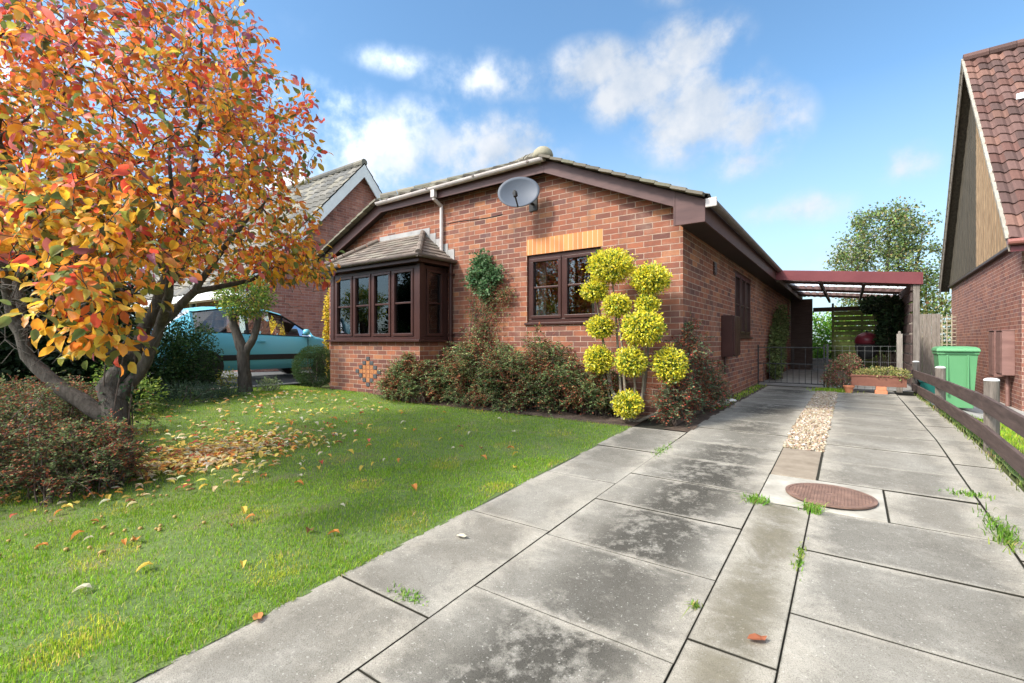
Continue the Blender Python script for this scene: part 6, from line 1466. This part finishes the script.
# ------------------------------------------------------------------ fallen leaves, crab apples, weeds
def fallen():
    cols = {'orange': ((.62, .24, .06), 'fallen orange leaf lying on the lawn'), 'yellow': ((.72, .50, .09), 'fallen yellow leaf lying on the lawn'),
            'pale': ((.62, .56, .40), 'pale dried leaf lying on the lawn'), 'red': ((.55, .09, .06), 'fallen red leaf lying on the lawn'), 'brown': ((.26, .12, .06), 'curled brown leaf lying on the lawn')}
    protos = {}
    for key, (c, lab) in cols.items():
        tv, tf = T_OVAL; b = MB(); vs = [(v[0]*.07, (v[1]-.5)*.07, .006+v[2]*.12+.005*math.sin(v[1]*5+v[0]*4)) for v in tv]
        b.add(vs, [tuple(f) for f in tf], c); o = b.build('fallen_leaf', M['leaf'], None, attr=True, uv=False, fixn=False)
        tag(o, lab, 'leaf', 'fallen leaves scattered over the lawn'); protos[key] = [o, False]
    keys = list(cols)
    n = 150; k = 0
    spots = []
    while len(spots) < n:
        if random.random() < .55: x, y = random.gauss(-4.9, .9), random.gauss(2.0, .75)
        else: x, y = random.uniform(-7.5, -2.2), random.uniform(.5, 4.9)
        if x < -2.1 and y > .35 and (x+5.36)**2+(y-1.4)**2 > .05 and x > -8 and y < 5: spots.append((x, y))
    spots += [(-3.7, .62), (-3.35, .9), (-3.25, 1.5), (-2.75, 1.9), (-2.6, 2.4), (-4.3, .8), (-2.9, .62), (-2.5, 1.15)]
    for (x, y) in spots:
        key = random.choices(keys, [4, 4, 3, 1, 2])[0]; pr = protos[key]
        if not pr[1]: o = pr[0]; pr[1] = True
        else: o = pr[0].copy(); COL.objects.link(o)
        zone = 'close to the autumn tree' if math.hypot(x+5.36, y-1.4) < 1.25 else 'beside the driveway slabs' if x > -2.75 else 'near the bay window and bush' if y > 3.6 else 'in the near foreground' if math.hypot(x, y) < 3.6 else 'in the middle of the lawn' if y > 2.2 else 'in front of the autumn tree'
        nm = {'orange': 'fallen orange leaf', 'yellow': 'fallen yellow leaf', 'pale': 'pale dried leaf', 'red': 'fallen red leaf', 'brown': 'curled brown leaf'}[key]; o['label'] = nm+' lying on the grass '+zone
        s = random.uniform(.6, 1.15); o.location = (x, y, G(x, y)+.022); o.rotation_euler = (random.gauss(0, .16), random.gauss(0, .16), random.uniform(0, 6.28)); o.scale = (s, s, s)
    # one pale leaf and one orange leaf on the slabs
    for (x, y, c, lab) in ((-1.78, 2.0, (.66, .60, .46), 'pale dry leaf lying alone on a driveway slab'), (-2.0, .98, (.55, .22, .08), 'orange-brown leaf on the slab edge beside the lawn'), (-.28, 1.95, (.35, .12, .06), 'curled red-brown leaf in the joint of the narrow slab strip')):
        tv, tf = T_OVAL; b = MB(); b.add([(v[0]*.075, (v[1]-.5)*.075, .004+abs(v[2])*.07) for v in tv], [tuple(f) for f in tf], c)
        o = b.build('fallen_leaf', M['leaf'], None, attr=True, uv=False, fixn=False); tag(o, lab, 'leaf', None); o.location = (x, y, G(x, y)+.008); o.rotation_euler = (0, 0, random.uniform(0, 6))
    # dense litter under the tree
    n = 1900; a = rng.uniform(0, 6.283, n); r = np.abs(rng.normal(0, .62, n)); x = -5.05+r*np.cos(a)*.8; y = 2.0+r*np.sin(a)*1.0
    kk = ((x+5.36)**2+(y-1.4)**2 > .04) & (y < 4.9) & (x < -2.2); x, y = x[kk], y[kk]; m = len(x)
    x2 = rng.uniform(-7.9, -5.4, 260); y2 = rng.uniform(1.9, 4.7, 260); x = np.r_[x, x2]; y = np.r_[y, y2]; m = len(x)
    C = pick([(.80, .60, .16), (.76, .36, .09), (.72, .56, .30), (.46, .23, .11), (.76, .68, .46), (.6, .14, .09)], [5, 3, 3, 1, 3, .7], m, .2)
    P = np.stack([x, y, gz(x, y)+.026+rng.uniform(0, .014, m)], 1); D = unit(np.stack([rng.normal(size=m), rng.normal(size=m), rng.normal(0, .16, m)], 1))
    o = leaves('leaf_litter', P, D, rng.uniform(.045, .08, m), C, M['leaf'], None, T=T_OVAL, upw=.86)
    tag(o, 'carpet of yellow and orange leaf litter on the grass beside the autumn tree', 'leaf litter', kind='stuff')
    # crab apples
    pr = None
    for i in range(46):
        c = random.choice([(-3.75, .75), (-4.25, 1.25), (-3.3, 1.05), (-4.0, .55)]); x = random.gauss(c[0], .22); y = random.gauss(c[1], .16)
        if pr is None:
            b = MB(); b.lathe([(.002, -.011), (.008, -.0095), (.0125, -.003), (.0125, .003), (.008, .0095), (.003, .0085)], (0, 0, 0), 10)
            o = pr = b.build('crab_apple', simple('crab_apple_skin', (.26, .16, .05), (.38, .26, .08), .45, 60), None, smooth=True); tag(o, 'small yellow-brown crab apple lying on the grass', 'apple', 'crab apples fallen on the near lawn')
        else: o = pr.copy(); COL.objects.link(o)
        s = random.uniform(.6, 1.0); o.location = (x, y, G(x, y)+.014); o.scale = (s, s, s)
    # white pebbles by the wall
    pr = None
    for i in range(16):
        x = random.uniform(-1.62, -1.46); y = random.gauss(7.6, .28)
        if pr is None:
            b = MB(); b.lathe([(.01, -.02), (.035, -.014), (.045, .0), (.034, .016), (.008, .022)], (0, 0, 0), 8); o = pr = b.build('white_pebble', M['pebble'], None, smooth=True); tag(o, 'rounded white pebble in the border at the foot of the side wall', 'stone', 'white pebbles along the side wall')
        else: o = pr.copy(); COL.objects.link(o)
        s = random.uniform(.6, 1.3); o.location = (x, y, G(x, y)+.015); o.scale = (s, s*1.2, s*.8); o.rotation_euler.z = random.uniform(0, 6)
fallen()
def weed(x, y, r, n, h, label, stretch=(1, 1)):
    px = x+rng.normal(0, r*stretch[0], n); py = y+rng.normal(0, r*stretch[1], n)
    return blades('weed_tuft', px, py, h*.5, h, .0032, label, [(.12, .26, .03), (.2, .36, .05), (.3, .36, .1)], [3, 4, 1], cat='weed', kind='stuff' if max(stretch) > 1.9 else None, lean=.9)
weed(-.50, 3.44, .035, 150, .06, 'small green weed in the joint at the left corner of the pale manhole panel')
weed(-.19, 3.44, .028, 120, .075, 'upright green weed at the near edge of the pale manhole panel')
weed(-.20, 2.75, .012, 90, .03, 'tiny weeds in the joint right of the narrow slab strip', (1, 7))
weed(.665, 3.6, .028, 260, .06, 'largest clump of grass in the joint near the rail fence', (1, 5))
weed(.62, 4.25, .03, 110, .05, 'small grass tuft in the joint further up beside the rail fence', (2, 1))
weed(-1.41, 4.35, .02, 130, .035, 'thin line of moss and weed in the far left slab joint', (1.5, 7))
weed(-1.60, 1.44, .018, 90, .03, 'little weed in the slab joint at the lower left corner of the driveway', (3, 1))
weed(-.52, 2.05, .01, 40, .03, 'single tiny weed in the joint left of the narrow slab strip')
n = 900; x = rng.uniform(-1.62, -1.42, n); y = rng.uniform(6.8, 11.2, n)
blades('border_grass', x, y, .02, .06, .003, 'thin rough grass along the foot of the bungalow side wall', GC, GW)
n = 700; x = rng.uniform(.9, .99, n); y = rng.uniform(4.5, 11, n)
blades('fence_line_grass', x, y, .015, .05, .003, 'mossy grass growing along the foot of the low rail fence', [(.3, .32, .12), (.16, .24, .05)], [2, 2])
# things on the window sills
def house_plant():
    t = thing('potted_palm', 'green arching house plant on the sill inside the front window', 'house plant', (-3.62, 6.22, .30))
    b = MB(); b.lathe([(.06, 0), (.085, .11), (.09, .11), (.09, .125), (.07, .12)], (-3.62, 6.24, .30), 16); b.build('pot', M['porcelain'], t)
    n = 130; a = rng.uniform(0, 6.28, n); P = np.stack([-3.62+.03*np.cos(a), 6.24+.03*np.sin(a), np.full(n, .42)], 1); D = np.stack([np.cos(a)*.7, np.sin(a)*.45, rng.uniform(.2, 1.4, n)], 1)
    leaves('foliage', P, D, rng.uniform(.2, .34, n), pick([(.08, .24, .04), (.16, .34, .07)], [1, 1], n, .15), M['leaf'], t, T=T_NEEDLE, upw=.5)
    t2 = thing('white_bowl', 'round blue-white bowl on the bay window board', 'bowl', (-7.62, 5.55, .03))
    b = MB(); b.lathe([(.05, 0), (.11, .04), (.135, .10), (.12, .17), (.08, .20), (.06, .2)], (-7.62, 5.52, .031), 24); b.build('body', M['porcelain'], t2, smooth=True)
    for i, (x, lab) in enumerate(((-6.55, 'small white ornament on the bay window board'),)):
        t3 = thing('white_ornament', lab, 'ornament', (x, 5.45, .03)); b = MB(); b.lathe([(.03, 0), (.04, .02), (.02, .05), (.025, .08), (.005, .10)], (x, 5.42, .031), 14); b.lathe([(.03, 0), (.035, .015), (.03, .03)], (x+.1, 5.42, .031), 14); b.build('body', M['porcelain'], t3, smooth=True)
house_plant()
# ------------------------------------------------------------------ hand the room its floor through real window boards: front sill board
b = MB(); b.box(-3.95, -2.71, 6.06, 6.34, .262, .298)
wb = b.build('window_board', M['white'], house)

# ------------------------------------------------------------------ ivy on the trunk of the autumn tree, and the trees across the street
def trunk_ivy():
    t = thing('trunk_ivy', 'dark ivy climbing the fork of the autumn tree trunk', 'ivy', (-5.4, 1.38, -.9))
    n = 420; h = rng.uniform(.15, 1.15, n); a = rng.uniform(0, 6.28, n); r = .115+.02*rng.random(n); bz = G(-5.36, 1.4)
    P = np.stack([-5.39-.05*h+r*np.cos(a), 1.39+r*np.sin(a)+.04*h, bz+h], 1)
    P = P[np.sin(a*2+h*9) > -.1]; m = len(P)
    leaves('foliage', P, unit(rng.normal(size=(m, 3))*.6+np.array([.3, -.3, -.4])), rng.uniform(.03, .05, m), pick([(.03, .07, .03), (.06, .12, .05)], [2, 1], m, .2), M['leaf'], t, up=np.array([.6, -.7, .2]), upw=.5)
    b = MB()
    for k in range(5):
        a0 = k*1.3; b.tube([(-5.39-.05*h_+.11*math.cos(a0+h_), 1.39+.04*h_+.11*math.sin(a0+h_), bz+h_) for h_ in np.linspace(0, 1.1, 8)], .006, 5, False)
    b.build('stem', M['twig'], t, uv=False, fixn=False)
trunk_ivy()
for i, (x, y, h, r, lab) in enumerate(((-22, -13, 6.5, 3.2, 'tall green street tree behind the viewer, far left'), (-11, -15, 5.5, 3.0, 'round green street tree behind the viewer, left of centre'), (0, -14, 6.5, 3.2, 'broad green street tree straight behind the viewer'), (11, -15, 6, 3.2, 'green street tree behind the viewer on the right'))):
    shrub('street_tree', lab, 'tree', [(x, y, -1.4+h*.55, r, r*.8, h*.5), (x+1.5, y+.6, -1.4+h*.35, r*.7, r*.6, h*.35)], [(.05, .09, .03), (.08, .12, .04), (.14, .13, .05)], [3, 3, 1], (.25, .4), 2600, group='street trees behind the viewer', jit=.8)
